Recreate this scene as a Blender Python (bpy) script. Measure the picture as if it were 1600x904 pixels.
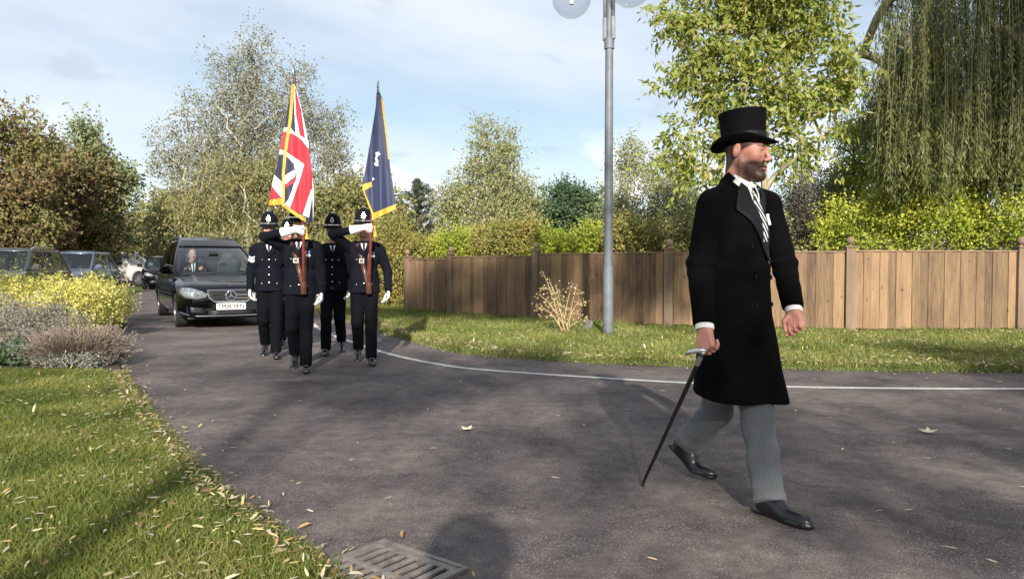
import bpy, bmesh, math, random
import numpy as np
from mathutils import Vector, Matrix
from mathutils.bvhtree import BVHTree
R = math.radians
sc = bpy.context.scene
COL = sc.collection
for o in list(bpy.data.objects): bpy.data.objects.remove(o)

# ------------------------------------------------------------------ camera
CAMZ = 1.22; FP = 1150.0; PITCH = math.atan(37/FP)
cd = bpy.data.cameras.new('camera'); cam = bpy.data.objects.new('camera', cd); COL.objects.link(cam)
cam.location = (0, 0, CAMZ); cam.rotation_euler = (R(90)-PITCH, 0, 0)
cd.sensor_width = 36; cd.lens = 36*FP/1600; cd.clip_start = .05; cd.clip_end = 3000
sc.camera = cam

# ------------------------------------------------------------------ light
SUN_EL = R(24.5); SUN_AZ = R(-2.0)      # shadows fall away from the camera, a touch to the left
sdir = Vector((-math.sin(SUN_AZ)*-1*math.cos(SUN_EL), math.cos(SUN_AZ)*math.cos(SUN_EL), -math.sin(SUN_EL)))  # direction light travels
w = bpy.data.worlds.new('World'); sc.world = w; w.use_nodes = True
nt = w.node_tree; nt.nodes.clear()
def N(t, nt_, **k):
    n = nt_.nodes.new(t)
    for a, b in k.items(): setattr(n, a, b)
    return n
out = N('ShaderNodeOutputWorld', nt); bg = N('ShaderNodeBackground', nt); bg.inputs[1].default_value = .079
sky = N('ShaderNodeTexSky', nt); sky.sky_type = 'NISHITA'; sky.sun_disc = False
sky.sun_elevation = SUN_EL; sky.sun_rotation = R(180)+SUN_AZ
sky.air_density = 1.1; sky.dust_density = .7; sky.ozone_density = 1.5
tc = N('ShaderNodeTexCoord', nt); sep = N('ShaderNodeSeparateXYZ', nt)
nt.links.new(tc.outputs['Generated'], sep.inputs[0])
za = N('ShaderNodeMath', nt, operation='ADD'); za.inputs[1].default_value = .17; nt.links.new(sep.outputs[2], za.inputs[0])
zm = N('ShaderNodeMath', nt, operation='MAXIMUM'); zm.inputs[1].default_value = .05; nt.links.new(za.outputs[0], zm.inputs[0])
dx = N('ShaderNodeMath', nt, operation='DIVIDE'); dy = N('ShaderNodeMath', nt, operation='DIVIDE')
nt.links.new(sep.outputs[0], dx.inputs[0]); nt.links.new(zm.outputs[0], dx.inputs[1])
nt.links.new(sep.outputs[1], dy.inputs[0]); nt.links.new(zm.outputs[0], dy.inputs[1])
cb = N('ShaderNodeCombineXYZ', nt); nt.links.new(dx.outputs[0], cb.inputs[0]); nt.links.new(dy.outputs[0], cb.inputs[1])
def wnoise(scale, detail, rough, lo, hi, off, dist=0.0, vec=None):
    m = N('ShaderNodeMapping', nt); m.inputs['Location'].default_value = off; nt.links.new(vec or cb.outputs[0], m.inputs[0])
    n = N('ShaderNodeTexNoise', nt); n.inputs['Scale'].default_value = scale; n.inputs['Detail'].default_value = detail
    n.inputs['Roughness'].default_value = rough; n.inputs['Distortion'].default_value = dist
    nt.links.new(m.outputs[0], n.inputs['Vector'])
    r = N('ShaderNodeMapRange', nt, interpolation_type='SMOOTHSTEP'); r.inputs[1].default_value = lo; r.inputs[2].default_value = hi
    nt.links.new(n.outputs[0], r.inputs[0]); return r.outputs[0]
c1 = wnoise(.55, 5, .52, .33, .66, (4.2, 1.7, 0), .3)
hz = N('ShaderNodeMapRange', nt); hz.inputs[1].default_value = .02; hz.inputs[2].default_value = .35
hz.inputs[3].default_value = .62; hz.inputs[4].default_value = 1.0; nt.links.new(sep.outputs[2], hz.inputs[0])
mk = N('ShaderNodeMath', nt, operation='MULTIPLY'); nt.links.new(c1, mk.inputs[0]); nt.links.new(hz.outputs[0], mk.inputs[1])
mk2 = N('ShaderNodeMath', nt, operation='MULTIPLY_ADD'); nt.links.new(mk.outputs[0], mk2.inputs[0]); mk2.inputs[1].default_value = .80; mk2.inputs[2].default_value = .16
mix1 = N('ShaderNodeMix', nt, data_type='RGBA'); mix1.inputs[7].default_value = (6.9, 7.3, 7.9, 1)
nt.links.new(mk2.outputs[0], mix1.inputs[0]); nt.links.new(sky.outputs[0], mix1.inputs[6])
# small cumulus heaps low over the horizon and a few grey scraps
c2 = wnoise(5.5, 5, .6, .52, .60, (2.35, .4, .3), .2, tc.outputs['Generated'])
lw = N('ShaderNodeMapRange', nt); lw.inputs[1].default_value = .10; lw.inputs[2].default_value = .19; lw.inputs[3].default_value = 1; lw.inputs[4].default_value = 0
nt.links.new(sep.outputs[2], lw.inputs[0])
m2 = N('ShaderNodeMath', nt, operation='MULTIPLY'); nt.links.new(c2, m2.inputs[0]); nt.links.new(lw.outputs[0], m2.inputs[1])
mix2 = N('ShaderNodeMix', nt, data_type='RGBA'); mix2.inputs[7].default_value = (9.0, 9.2, 9.6, 1)
nt.links.new(m2.outputs[0], mix2.inputs[0]); nt.links.new(mix1.outputs[2], mix2.inputs[6])
c3 = wnoise(3.2, 3, .5, .60, .72, (7.1, 3.3, 0), .4)
m3 = N('ShaderNodeMath', nt, operation='MULTIPLY'); nt.links.new(c3, m3.inputs[0]); m3.inputs[1].default_value = .45
mix3 = N('ShaderNodeMix', nt, data_type='RGBA'); mix3.inputs[7].default_value = (4.4, 4.9, 6.0, 1)
nt.links.new(m3.outputs[0], mix3.inputs[0]); nt.links.new(mix2.outputs[2], mix3.inputs[6])
nt.links.new(mix3.outputs[2], bg.inputs[0]); nt.links.new(bg.outputs[0], out.inputs[0])
sl = bpy.data.lights.new('sun', 'SUN'); sl.energy = 5.0; sl.angle = R(.9); sl.color = (1, .93, .82)
so = bpy.data.objects.new('sun', sl); COL.objects.link(so); so.location = (0, -20, 20)
so.rotation_euler = sdir.to_track_quat('-Z', 'Y').to_euler()
sc.view_settings.view_transform = 'Standard'; sc.view_settings.look = 'None'
sc.view_settings.exposure = 0.80; sc.view_settings.gamma = 1
sc.render.resolution_x = 1024; sc.render.resolution_y = 578

# ------------------------------------------------------------------ picture -> place
cp, sp = math.cos(PITCH), math.sin(PITCH)
def P(px, py, d):
    u = (px-800)/FP; v = (452-py)/FP
    D = np.array([u, cp+v*sp, -sp+v*cp])
    return np.array([0, 0, CAMZ]) + D*(d/D[1])
def G(px, py, z=0.):
    u = (px-800)/FP; v = (452-py)/FP
    D = np.array([u, cp+v*sp, -sp+v*cp])
    t = (z-CAMZ)/D[2]
    return np.array([0, 0, CAMZ]) + D*t
def terr(x, y):
    y = np.asarray(y, float)
    t = np.clip(y-17, 0, 50)
    return .0125*t*np.clip(t/8, 0, 1)

# ------------------------------------------------------------------ scene helpers
def thing(name, label, cat, loc=(0, 0, 0), rz=0, group=None):
    o = bpy.data.objects.new(name, None); COL.objects.link(o); o.empty_display_size = .1
    o.location = tuple(float(v) for v in loc); o.rotation_euler = (0, 0, rz)
    o['label'] = label; o['category'] = cat
    if group: o['group'] = group
    return o
def tag(o, label=None, cat=None, group=None, kind=None):
    if label: o['label'] = label
    if cat: o['category'] = cat
    if group: o['group'] = group
    if kind: o['kind'] = kind
    return o
def mesh_np(name, V, F, smooth=False):
    """V (n,3); F (m,k) array or list of lists"""
    me = bpy.data.meshes.new(name)
    V = np.asarray(V, np.float32)
    if isinstance(F, np.ndarray):
        m, k = F.shape
        me.vertices.add(len(V)); me.vertices.foreach_set('co', V.ravel())
        me.loops.add(m*k); me.loops.foreach_set('vertex_index', F.astype(np.int32).ravel())
        me.polygons.add(m); me.polygons.foreach_set('loop_start', np.arange(0, m*k, k, dtype=np.int32))
        try: me.polygons.foreach_set('loop_total', np.full(m, k, np.int32))
        except Exception: pass
        me.update(calc_edges=True)
    else:
        me.from_pydata([tuple(map(float, v)) for v in V], [], [tuple(int(i) for i in f) for f in F])
    if smooth: me.polygons.foreach_set('use_smooth', [True]*len(me.polygons))
    return me
def obj(name, me, mat=None, parent=None, loc=None):
    o = bpy.data.objects.new(name, me); COL.objects.link(o)
    if mat is not None:
        for m in (mat if isinstance(mat, (list, tuple)) else [mat]): me.materials.append(m)
    if parent is not None: o.parent = parent
    if loc is not None: o.location = tuple(float(v) for v in loc)
    return o
class MB:
    """collects simple solids into one mesh"""
    def __init__(s): s.V = []; s.F = []; s.mi = []; s.n = 0
    def add(s, V, F, mi=0):
        s.V += [tuple(map(float, v)) for v in V]; s.F += [tuple(int(i)+s.n for i in f) for f in F]; s.mi += [mi]*len(F); s.n += len(V)
    def box(s, c, d, M=None, mi=0, ch=0.0):
        x, y, z = d[0]/2, d[1]/2, d[2]/2
        if ch <= 0:
            V = [(a*x, b*y, e*z) for a in (-1, 1) for b in (-1, 1) for e in (-1, 1)]
            F = [(0, 1, 3, 2), (4, 6, 7, 5), (0, 4, 5, 1), (2, 3, 7, 6), (0, 2, 6, 4), (1, 5, 7, 3)]
        else:
            bm = bmesh.new(); bmesh.ops.create_cube(bm, size=1)
            for v in bm.verts: v.co = Vector((v.co.x*2*x, v.co.y*2*y, v.co.z*2*z))
            bmesh.ops.bevel(bm, geom=bm.edges[:], offset=ch, segments=2, affect='EDGES')
            bm.verts.index_update(); V = [v.co[:] for v in bm.verts]; F = [[v.index for v in f.verts] for f in bm.faces]; bm.free()
        V = [Vector(v) for v in V]
        if M is not None: V = [M @ v for v in V]
        V = [v+Vector(c) for v in V]; s.add(V, F, mi); return s
    def tube(s, pts, rad, seg=8, mi=0, cap=True):
        pts = [Vector(p) for p in pts]; n = len(pts)
        if not hasattr(rad, '__len__'): rad = [rad]*n
        V = []; F = []; up = None
        for i, p in enumerate(pts):
            d = (pts[min(i+1, n-1)]-pts[max(i-1, 0)]).normalized()
            if up is None: up = d.orthogonal().normalized()
            up = (up-d*up.dot(d)).normalized(); b = d.cross(up)
            for k in range(seg):
                a = 2*math.pi*k/seg; V.append(p+(up*math.cos(a)+b*math.sin(a))*rad[i])
        for i in range(n-1):
            for k in range(seg):
                k2 = (k+1) % seg; F.append((i*seg+k, i*seg+k2, (i+1)*seg+k2, (i+1)*seg+k))
        if cap: F.append(tuple(range(seg))[::-1]); F.append(tuple((n-1)*seg+k for k in range(seg)))
        s.add(V, F, mi); return s
    def lathe(s, prof, c=(0, 0, 0), seg=24, M=None, sx=1, sy=1, mi=0, bend=None):
        V = []; F = []
        for (r, z) in prof:
            for k in range(seg):
                a = 2*math.pi*k/seg; x, y = r*math.cos(a)*sx, r*math.sin(a)*sy
                V.append(Vector((x, y, z+(bend(x, y, r) if bend else 0))))
        for i in range(len(prof)-1):
            for k in range(seg):
                k2 = (k+1) % seg; F.append((i*seg+k, i*seg+k2, (i+1)*seg+k2, (i+1)*seg+k))
        F.append(tuple(range(seg))[::-1]); F.append(tuple((len(prof)-1)*seg+k for k in range(seg)))
        if M is not None: V = [M @ v for v in V]
        s.add([v+Vector(c) for v in V], F, mi); return s
    def prism(s, poly, t, M=None, c=(0, 0, 0), mi=0):
        """poly in local xy, thickness t along +z"""
        n = len(poly); V = [Vector((x, y, 0)) for x, y in poly]+[Vector((x, y, t)) for x, y in poly]
        F = [tuple(range(n))[::-1], tuple(range(n, 2*n))]+[(i, (i+1) % n, n+(i+1) % n, n+i) for i in range(n)]
        if M is not None: V = [M @ v for v in V]
        s.add([v+Vector(c) for v in V], F, mi); return s
    def build(s, name, mat, parent=None, smooth=False, loc=None, bevel=0, origin=None):
        V = s.V
        if origin is not None: V = [(v[0]-origin[0], v[1]-origin[1], v[2]-origin[2]) for v in V]
        me = bpy.data.meshes.new(name); me.from_pydata(V, [], s.F)
        me.polygons.foreach_set('material_index', s.mi)
        if smooth: me.polygons.foreach_set('use_smooth', [True]*len(me.polygons))
        o = obj(name, me, mat, parent, loc)
        if smooth == 'auto':
            m = None
            me.set_sharp_from_angle(angle=R(38))
        if bevel:
            b = o.modifiers.new('bevel', 'BEVEL'); b.width = bevel; b.segments = 2; b.limit_method = 'ANGLE'
        return o

# ------------------------------------------------------------------ materials
def newmat(name):
    m = bpy.data.materials.new(name); m.use_nodes = True; t = m.node_tree
    return m, t, t.nodes['Principled BSDF']
def tnoise(t, scale, detail=4, rough=.55, vec=None, stretch=None, dist=0):
    n = N('ShaderNodeTexNoise', t); n.inputs['Scale'].default_value = scale; n.inputs['Detail'].default_value = detail
    n.inputs['Roughness'].default_value = rough; n.inputs['Distortion'].default_value = dist
    c = N('ShaderNodeTexCoord', t); src = c.outputs['Object']
    if stretch:
        mp = N('ShaderNodeMapping', t); mp.inputs['Scale'].default_value = stretch; t.links.new(src, mp.inputs[0]); src = mp.outputs[0]
    t.links.new(src, n.inputs['Vector']); return n
def mat(name, base, rough=.6, metal=0., var=.15, vscale=8., bump=0., bscale=60., spec=.5, coat=0., sheen=0., stretch=None, island=0.):
    m, t, b = newmat(name); base = tuple(base)
    b.inputs['Roughness'].default_value = rough; b.inputs['Metallic'].default_value = metal
    b.inputs['Specular IOR Level'].default_value = spec; b.inputs['Coat Weight'].default_value = coat; b.inputs['Coat Roughness'].default_value = .03
    b.inputs['Sheen Weight'].default_value = sheen
    n = tnoise(t, vscale, stretch=stretch); r = N('ShaderNodeValToRGB', t)
    r.color_ramp.elements[0].position = .3; r.color_ramp.elements[1].position = .7
    r.color_ramp.elements[0].color = tuple(c*(1-var) for c in base)+(1,)
    r.color_ramp.elements[1].color = tuple(min(1, c*(1+var)) for c in base)+(1,)
    t.links.new(n.outputs[0], r.inputs[0]); src = r.outputs[0]
    if island:
        g = N('ShaderNodeNewGeometry', t); hv = N('ShaderNodeHueSaturation', t)
        mr = N('ShaderNodeMapRange', t); mr.inputs[3].default_value = 1-island; mr.inputs[4].default_value = 1+island
        t.links.new(g.outputs['Random Per Island'], mr.inputs[0]); t.links.new(mr.outputs[0], hv.inputs['Value']); t.links.new(src, hv.inputs['Color']); src = hv.outputs[0]
    t.links.new(src, b.inputs['Base Color'])
    if bump:
        n2 = tnoise(t, bscale, 3, stretch=stretch); bp = N('ShaderNodeBump', t); bp.inputs['Strength'].default_value = bump; bp.inputs['Distance'].default_value = .01
        t.links.new(n2.outputs[0], bp.inputs['Height']); t.links.new(bp.outputs[0], b.inputs['Normal'])
    return m
def leafmat(name, cols, transl=.35, rough=.55, spec=.35, patch=0.0, pscale=.6):
    m, t, b = newmat(name)
    g = N('ShaderNodeNewGeometry', t); r = N('ShaderNodeValToRGB', t); e = r.color_ramp.elements
    while len(e) < len(cols): e.new(.5)
    for i, c in enumerate(cols): e[i].position = i/(len(cols)-1); e[i].color = tuple(c)+(1,)
    src = g.outputs['Random Per Island']
    if patch:
        n = tnoise(t, pscale, 2); mr = N('ShaderNodeMapRange', t); mr.inputs[1].default_value = .35; mr.inputs[2].default_value = .65
        t.links.new(n.outputs[0], mr.inputs[0]); mx = N('ShaderNodeMix', t); mx.inputs[0].default_value = patch
        t.links.new(src, mx.inputs[2]); t.links.new(mr.outputs[0], mx.inputs[3]); src = mx.outputs[0]
    t.links.new(src, r.inputs[0]); t.links.new(r.outputs[0], b.inputs['Base Color'])
    b.inputs['Roughness'].default_value = rough; b.inputs['Specular IOR Level'].default_value = spec
    tr = N('ShaderNodeBsdfTranslucent', t); t.links.new(r.outputs[0], tr.inputs[0])
    ms = N('ShaderNodeMixShader', t); ms.inputs[0].default_value = transl
    t.links.new(b.outputs[0], ms.inputs[1]); t.links.new(tr.outputs[0], ms.inputs[2])
    t.links.new(ms.outputs[0], t.nodes['Material Output'].inputs[0]); return m
def glassmat(name, tint=(.6, .7, .72), mixf=.35, rough=.02):
    m, t, b = newmat(name)
    tr = N('ShaderNodeBsdfTransparent', t); tr.inputs[0].default_value = tuple(tint)+(1,)
    gl = N('ShaderNodeBsdfGlossy', t); gl.inputs['Roughness'].default_value = rough; gl.inputs[0].default_value = (1, 1, 1, 1)
    fr = N('ShaderNodeLayerWeight', t); fr.inputs[0].default_value = .5; pw = N('ShaderNodeMath', t, operation='POWER'); pw.inputs[1].default_value = 4.; t.links.new(fr.outputs['Facing'], pw.inputs[0])
    ad = N('ShaderNodeMath', t, operation='ADD', use_clamp=True); ad.inputs[1].default_value = mixf; t.links.new(pw.outputs[0], ad.inputs[0])
    ms = N('ShaderNodeMixShader', t); t.links.new(ad.outputs[0], ms.inputs[0])
    t.links.new(tr.outputs[0], ms.inputs[1]); t.links.new(gl.outputs[0], ms.inputs[2]); t.links.new(ms.outputs[0], t.nodes['Material Output'].inputs[0])
    return m

# ------------------------------------------------------------------ distance-field modelling (numpy)
def v3(*a): return np.array(a, np.float32)
def cone(P_, a, b, r1, r2, n=None, q=1.):
    a = np.asarray(a, np.float32); b = np.asarray(b, np.float32)
    if n is not None:
        n = np.asarray(n, np.float32); n = n/np.linalg.norm(n); s = 1/q-1
        P_ = P_+n*((P_@n)*s)[:, None]; a = a+n*(a@n)*s; b = b+n*(b@n)*s
    ba = b-a; t = np.clip(((P_-a)@ba)/(ba@ba+1e-12), 0, 1)
    d = np.linalg.norm(P_-a-t[:, None]*ba, axis=1)-(r1+(r2-r1)*t)
    return d*min(1, q)
def ell(P_, c, r, Rm=None):
    p = P_-np.asarray(c, np.float32)
    if Rm is not None: p = p@np.asarray(Rm, np.float32)
    r = np.asarray(r, np.float32); k0 = np.linalg.norm(p/r, axis=1); k1 = np.linalg.norm(p/(r*r), axis=1)+1e-9
    return k0*(k0-1)/k1
def smin(a, b, k):
    h = np.maximum(k-np.abs(a-b), 0)/k
    return np.minimum(a, b)-h*h*k*.25
def smax(a, b, k): return -smin(-a, -b, k)
def polygonize(f, lo, hi, h):
    lo = np.asarray(lo, np.float64); hi = np.asarray(hi, np.float64); B = 4
    nb = np.ceil((hi-lo)/(h*B)).astype(int)+1; n = nb*B+1
    ax = [lo[i]+np.arange(nb[i]+1)*h*B for i in range(3)]
    g = np.stack(np.meshgrid(*ax, indexing='ij'), -1).reshape(-1, 3).astype(np.float32)
    cv = f(g).reshape(nb+1).astype(np.float32)
    vals = np.repeat(np.repeat(np.repeat(cv, B, 0), B, 1), B, 2)[:n[0], :n[1], :n[2]].copy()
    vals = np.where(vals < 0, -1., 1.).astype(np.float32)*h*B
    cc = cv[:-1, :-1, :-1]; mn = cc.copy(); sgn = np.zeros_like(cc, bool)
    for i in (0, 1):
        for j in (0, 1):
            for k in (0, 1):
                q = cv[i:i+nb[0], j:j+nb[1], k:k+nb[2]]; mn = np.minimum(np.abs(mn), np.abs(q)); sgn |= ((q < 0) != (cc < 0))
    act = np.argwhere((mn < h*B*1.8) | sgn)
    off = np.stack(np.meshgrid(*[np.arange(B+1)]*3, indexing='ij'), -1).reshape(-1, 3)
    CH = 3000
    for s in range(0, len(act), CH):
        idx = (act[s:s+CH, None, :]*B+off[None]).reshape(-1, 3)
        pv = f((lo+idx*h).astype(np.float32)); vals[idx[:, 0], idx[:, 1], idx[:, 2]] = pv
    S = vals < 0; nx, ny, nz = vals.shape
    C = np.zeros((nx-1, ny-1, nz-1), np.int8)
    cor = [(i, j, k) for i in (0, 1) for j in (0, 1) for k in (0, 1)]
    for (i, j, k) in cor: C += S[i:i+nx-1, j:j+ny-1, k:k+nz-1]
    cells = np.argwhere((C > 0) & (C < 8)); vid = -np.ones(C.shape, np.int64); vid[cells[:, 0], cells[:, 1], cells[:, 2]] = np.arange(len(cells))
    cvv = np.stack([vals[cells[:, 0]+i, cells[:, 1]+j, cells[:, 2]+k] for (i, j, k) in cor], 1)
    acc = np.zeros((len(cells), 3)); cnt = np.zeros(len(cells)); carr = np.array(cor, float)
    for a in range(8):
        for b in range(a+1, 8):
            if np.abs(carr[a]-carr[b]).sum() != 1: continue
            va, vb = cvv[:, a], cvv[:, b]; m = (va < 0) != (vb < 0)
            t = np.where(m, va/np.where(np.abs(va-vb) < 1e-12, 1, va-vb), 0)
            acc += np.where(m[:, None], carr[a]+(carr[b]-carr[a])*t[:, None], 0); cnt += m
    V = lo+(cells+acc/cnt[:, None])*h
    F = []
    for axis in range(3):
        o1, o2 = [(1, 2), (2, 0), (0, 1)][axis]
        sl0 = [slice(None)]*3; sl1 = [slice(None)]*3; sl0[axis] = slice(0, -1); sl1[axis] = slice(1, None)
        A = S[tuple(sl0)]; Bq = S[tuple(sl1)]; e = np.argwhere(A != Bq)
        lim = np.array([nx, ny, nz]); ok = (e[:, o1] > 0) & (e[:, o2] > 0) & (e[:, o1] < lim[o1]-1) & (e[:, o2] < lim[o2]-1); e = e[ok]
        ins = A[e[:, 0], e[:, 1], e[:, 2]]
        def cid(d1, d2):
            q = e.copy(); q[:, o1] += d1; q[:, o2] += d2; return vid[q[:, 0], q[:, 1], q[:, 2]]
        qd = np.stack([cid(-1, -1), cid(0, -1), cid(0, 0), cid(-1, 0)], 1)
        qd = np.where(ins[:, None], qd, qd[:, ::-1]); F.append(qd)
    F = np.concatenate(F); F = F[(F >= 0).all(1)]
    return V, F
def sdf_mesh(name, f, lo, hi, h):
    V, F = polygonize(f, lo, hi, h); return mesh_np(name, V, F, True)
def wrinkle(P_, amp, sc_=1., seed=0):
    x, y, z = P_[:, 0]*sc_, P_[:, 1]*sc_, P_[:, 2]*sc_; s = seed*1.7
    return amp*(np.sin(23*z+9*x+s+2*np.sin(7*y+11*x))*.5+np.sin(37*z-14*y+13*x+s*2)*.3+np.sin(17*x+21*y+8*z+s*3)*.4)
def attr(me, name, arr):
    a = me.attributes.new(name, 'FLOAT', 'POINT'); a.data.foreach_set('value', np.asarray(arr, np.float32))
def vcos(me):
    a = np.empty(len(me.vertices)*3, np.float32); me.vertices.foreach_get('co', a); return a.reshape(-1, 3)

def project_poly(f, poly, origin_x, sign=-1, off=.004, cuts=3, axis=0):
    """polygon in (y,z) dropped along x onto the surface f=0, starting at origin_x"""
    bm = bmesh.new(); vs = [bm.verts.new((0, a, b)) for a, b in poly]; bm.faces.new(vs)
    bmesh.ops.triangulate(bm, faces=bm.faces[:]); 
    for _ in range(cuts): bmesh.ops.subdivide_edges(bm, edges=bm.edges[:], cuts=1, use_grid_fill=True)
    bm.verts.index_update(); V = np.array([v.co[:] for v in bm.verts], np.float32); F = [[v.index for v in q.verts] for q in bm.faces]; bm.free()
    xs = origin_x+sign*np.arange(0, .5, .006); hit = np.full(len(V), xs[-1], np.float32); done = np.zeros(len(V), bool)
    for i in range(len(xs)):
        Q = V.copy(); Q[:, 0] = xs[i]; d = f(Q); new = (d < off) & ~done; hit[new] = xs[i]; done |= new
    lo_ = hit.copy(); hi_ = hit-sign*.006
    for _ in range(6):
        m = (lo_+hi_)/2; Q = V.copy(); Q[:, 0] = m; ins = f(Q) < off; lo_ = np.where(ins, m, lo_); hi_ = np.where(ins, hi_, m)
    V[:, 0] = hi_
    return V, F, done
def patch(name, f, poly, mt, parent, x0=.45, sign=-1, off=.004, cuts=3, thick=.004):
    V, F, done = project_poly(f, poly, x0, sign, off, cuts)
    F = [q for q in F if all(done[i] for i in q)]
    me = mesh_np(name, V, F, True); o = obj(name, me, mt, parent)
    s = o.modifiers.new('thick', 'SOLIDIFY'); s.thickness = thick; s.offset = 0
    return o
# ================================================================== SETTING
rng = np.random.default_rng(7)
def px_line(pts, z=0.): return [G(a, b, z)[:2] for a, b in pts]
def smooth_line(pts, n=12):
    pts = [np.array(p, float) for p in pts]; out = []
    for i in range(len(pts)-1):
        p0 = pts[max(i-1, 0)]; p1 = pts[i]; p2 = pts[i+1]; p3 = pts[min(i+2, len(pts)-1)]
        for k in range(n):
            t = k/n; out.append(.5*((2*p1)+(-p0+p2)*t+(2*p0-5*p1+4*p2-p3)*t*t+(-p0+3*p1-3*p2+p3)*t**3))
    out.append(pts[-1]); return out
# left road edge (near -> far) and right road edge (far -> right)
LE = smooth_line([(.3, 1.2), (-.3, 2.1)]+px_line([(508, 900), (425, 838), (338, 772), (268, 698), (224, 640), (188, 582), (186, 545), (192, 510), (203, 470)])+[(-16.5, 33), (-29, 62)], 8)
RE = smooth_line([(-23.5, 62), (-10.5, 31), (-6.1, 21.5)]+px_line([(505, 491), (560, 506), (620, 525), (680, 542), (733, 553), (859, 563), (948, 568), (1090, 573), (1240, 577), (1420, 580), (1600, 582)])+[(9, 8.15), (13, 8.1), (30, 8.0)], 8)

asph, t, b = newmat('asphalt')
n1 = tnoise(t, 1.1, 5, .6, dist=.4); n2 = tnoise(t, 260, 2, .6); n3 = tnoise(t, 9, 6, .65)
vr = N('ShaderNodeTexVoronoi', t); vr.inputs['Scale'].default_value = 150; c_ = N('ShaderNodeTexCoord', t); t.links.new(c_.outputs['Object'], vr.inputs['Vector'])
r1 = N('ShaderNodeValToRGB', t); r1.color_ramp.elements[0].position = .35; r1.color_ramp.elements[1].position = .68
r1.color_ramp.elements[0].color = (.056, .045, .046, 1); r1.color_ramp.elements[1].color = (.150, .122, .112, 1); t.links.new(n1.outputs[0], r1.inputs[0])  # broad tarmac tone; pale end also paints in streaks of sunlight
r3 = N('ShaderNodeMapRange', t); r3.inputs[1].default_value = .3; r3.inputs[2].default_value = .75; r3.inputs[3].default_value = .62; r3.inputs[4].default_value = 1.5; t.links.new(n3.outputs[0], r3.inputs[0])
mm = N('ShaderNodeMix', t, data_type='RGBA', blend_type='MULTIPLY'); mm.inputs[0].default_value = 1; t.links.new(r1.outputs[0], mm.inputs[6]); t.links.new(r3.outputs[0], mm.inputs[7])
sepc = N('ShaderNodeSeparateColor', t); t.links.new(vr.outputs['Color'], sepc.inputs[0])
st = N('ShaderNodeMapRange', t); st.inputs[1].default_value = .62; st.inputs[2].default_value = .99; t.links.new(sepc.outputs[0], st.inputs[0])
vd = N('ShaderNodeMapRange', t); vd.inputs[1].default_value = .30; vd.inputs[2].default_value = .62; vd.inputs[3].default_value = 1; vd.inputs[4].default_value = 0; t.links.new(vr.outputs['Distance'], vd.inputs[0])
ml = N('ShaderNodeMath', t, operation='MULTIPLY'); t.links.new(st.outputs[0], ml.inputs[0]); t.links.new(vd.outputs[0], ml.inputs[1])
r4 = N('ShaderNodeMapRange', t); r4.inputs[1].default_value = .40; r4.inputs[2].default_value = .66; r4.inputs[3].default_value = .32; r4.inputs[4].default_value = 1.0; t.links.new(tnoise(t, 2.6, 6, .7, dist=.6).outputs[0], r4.inputs[0])
m5 = N('ShaderNodeMath', t, operation='MULTIPLY'); t.links.new(ml.outputs[0], m5.inputs[0]); t.links.new(r4.outputs[0], m5.inputs[1])
mx = N('ShaderNodeMix', t, data_type='RGBA'); mx.inputs[7].default_value = (.42, .38, .34, 1); t.links.new(m5.outputs[0], mx.inputs[0]); t.links.new(mm.outputs[2], mx.inputs[6])
r2 = N('ShaderNodeMapRange', t); r2.inputs[1].default_value = .3; r2.inputs[2].default_value = .7; r2.inputs[3].default_value = .5; r2.inputs[4].default_value = 1.5; t.links.new(n2.outputs[0], r2.inputs[0])
m6 = N('ShaderNodeMix', t, data_type='RGBA', blend_type='MULTIPLY'); m6.inputs[0].default_value = 1; t.links.new(mx.outputs[2], m6.inputs[6]); t.links.new(r2.outputs[0], m6.inputs[7])
t.links.new(m6.outputs[2], b.inputs['Base Color']); b.inputs['Roughness'].default_value = .78; b.inputs['Specular IOR Level'].default_value = .35
bp = N('ShaderNodeBump', t); bp.inputs['Strength'].default_value = .55; bp.inputs['Distance'].default_value = .006
t.links.new(vr.outputs['Distance'], bp.inputs['Height']); t.links.new(bp.outputs[0], b.inputs['Normal'])

soil = mat('lawn_soil', (.055, .075, .02), .95, var=.5, vscale=14, bump=.6, bscale=90)
farg = mat('meadow', (.06, .085, .025), .95, var=.4, vscale=.9)
linem = mat('road_paint', (.50, .49, .46), .75, var=.42, vscale=45, bump=.3)
bedm = mat('bed_soil', (.05, .038, .025), .95, var=.5, vscale=25, bump=.8, bscale=60)

def sheet(name, pts, z, m, follow=True, inner=True):
    """planar polygon sheet triangulated finely enough to follow the slope"""
    bm = bmesh.new(); vs = [bm.verts.new((p[0], p[1], 0)) for p in pts]; bm.faces.new(vs)
    bmesh.ops.triangulate(bm, faces=bm.faces[:])
    for yc in (17, 19, 21, 23, 25, 33, 45, 67):
        bmesh.ops.bisect_plane(bm, geom=bm.verts[:]+bm.edges[:]+bm.faces[:], plane_co=(0, yc, 0), plane_no=(0, 1, 0))
    for v in bm.verts: v.co.z = z+float(terr(v.co.x, v.co.y))
    bmesh.ops.recalc_face_normals(bm, faces=bm.faces[:])
    if bm.faces[0].normal.z < 0: bmesh.ops.reverse_faces(bm, faces=bm.faces[:])
    me = bpy.data.meshes.new(name); bm.to_mesh(me); bm.free(); return obj(name, me, m)
# base ground to the horizon
tag(sheet('ground', [(-900, -400), (900, -400), (900, 1500), (-900, 1500)], -.03, farg), kind='structure')
road_poly = [(1.6, -25), (1.0, -6)]+[(0.75, .2)]+[tuple(p) for p in LE]+[tuple(p) for p in RE]+[(30, -25)]
tag(sheet('road', road_poly, 0., asph), kind='structure')
lawn_poly = [(-.05, .2), (-.5, -8), (-30, -8), (-30, 8.35), (-4.75, 8.35)]+[tuple(p) for p in LE[::-1] if p[1] < 8.3]
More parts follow.
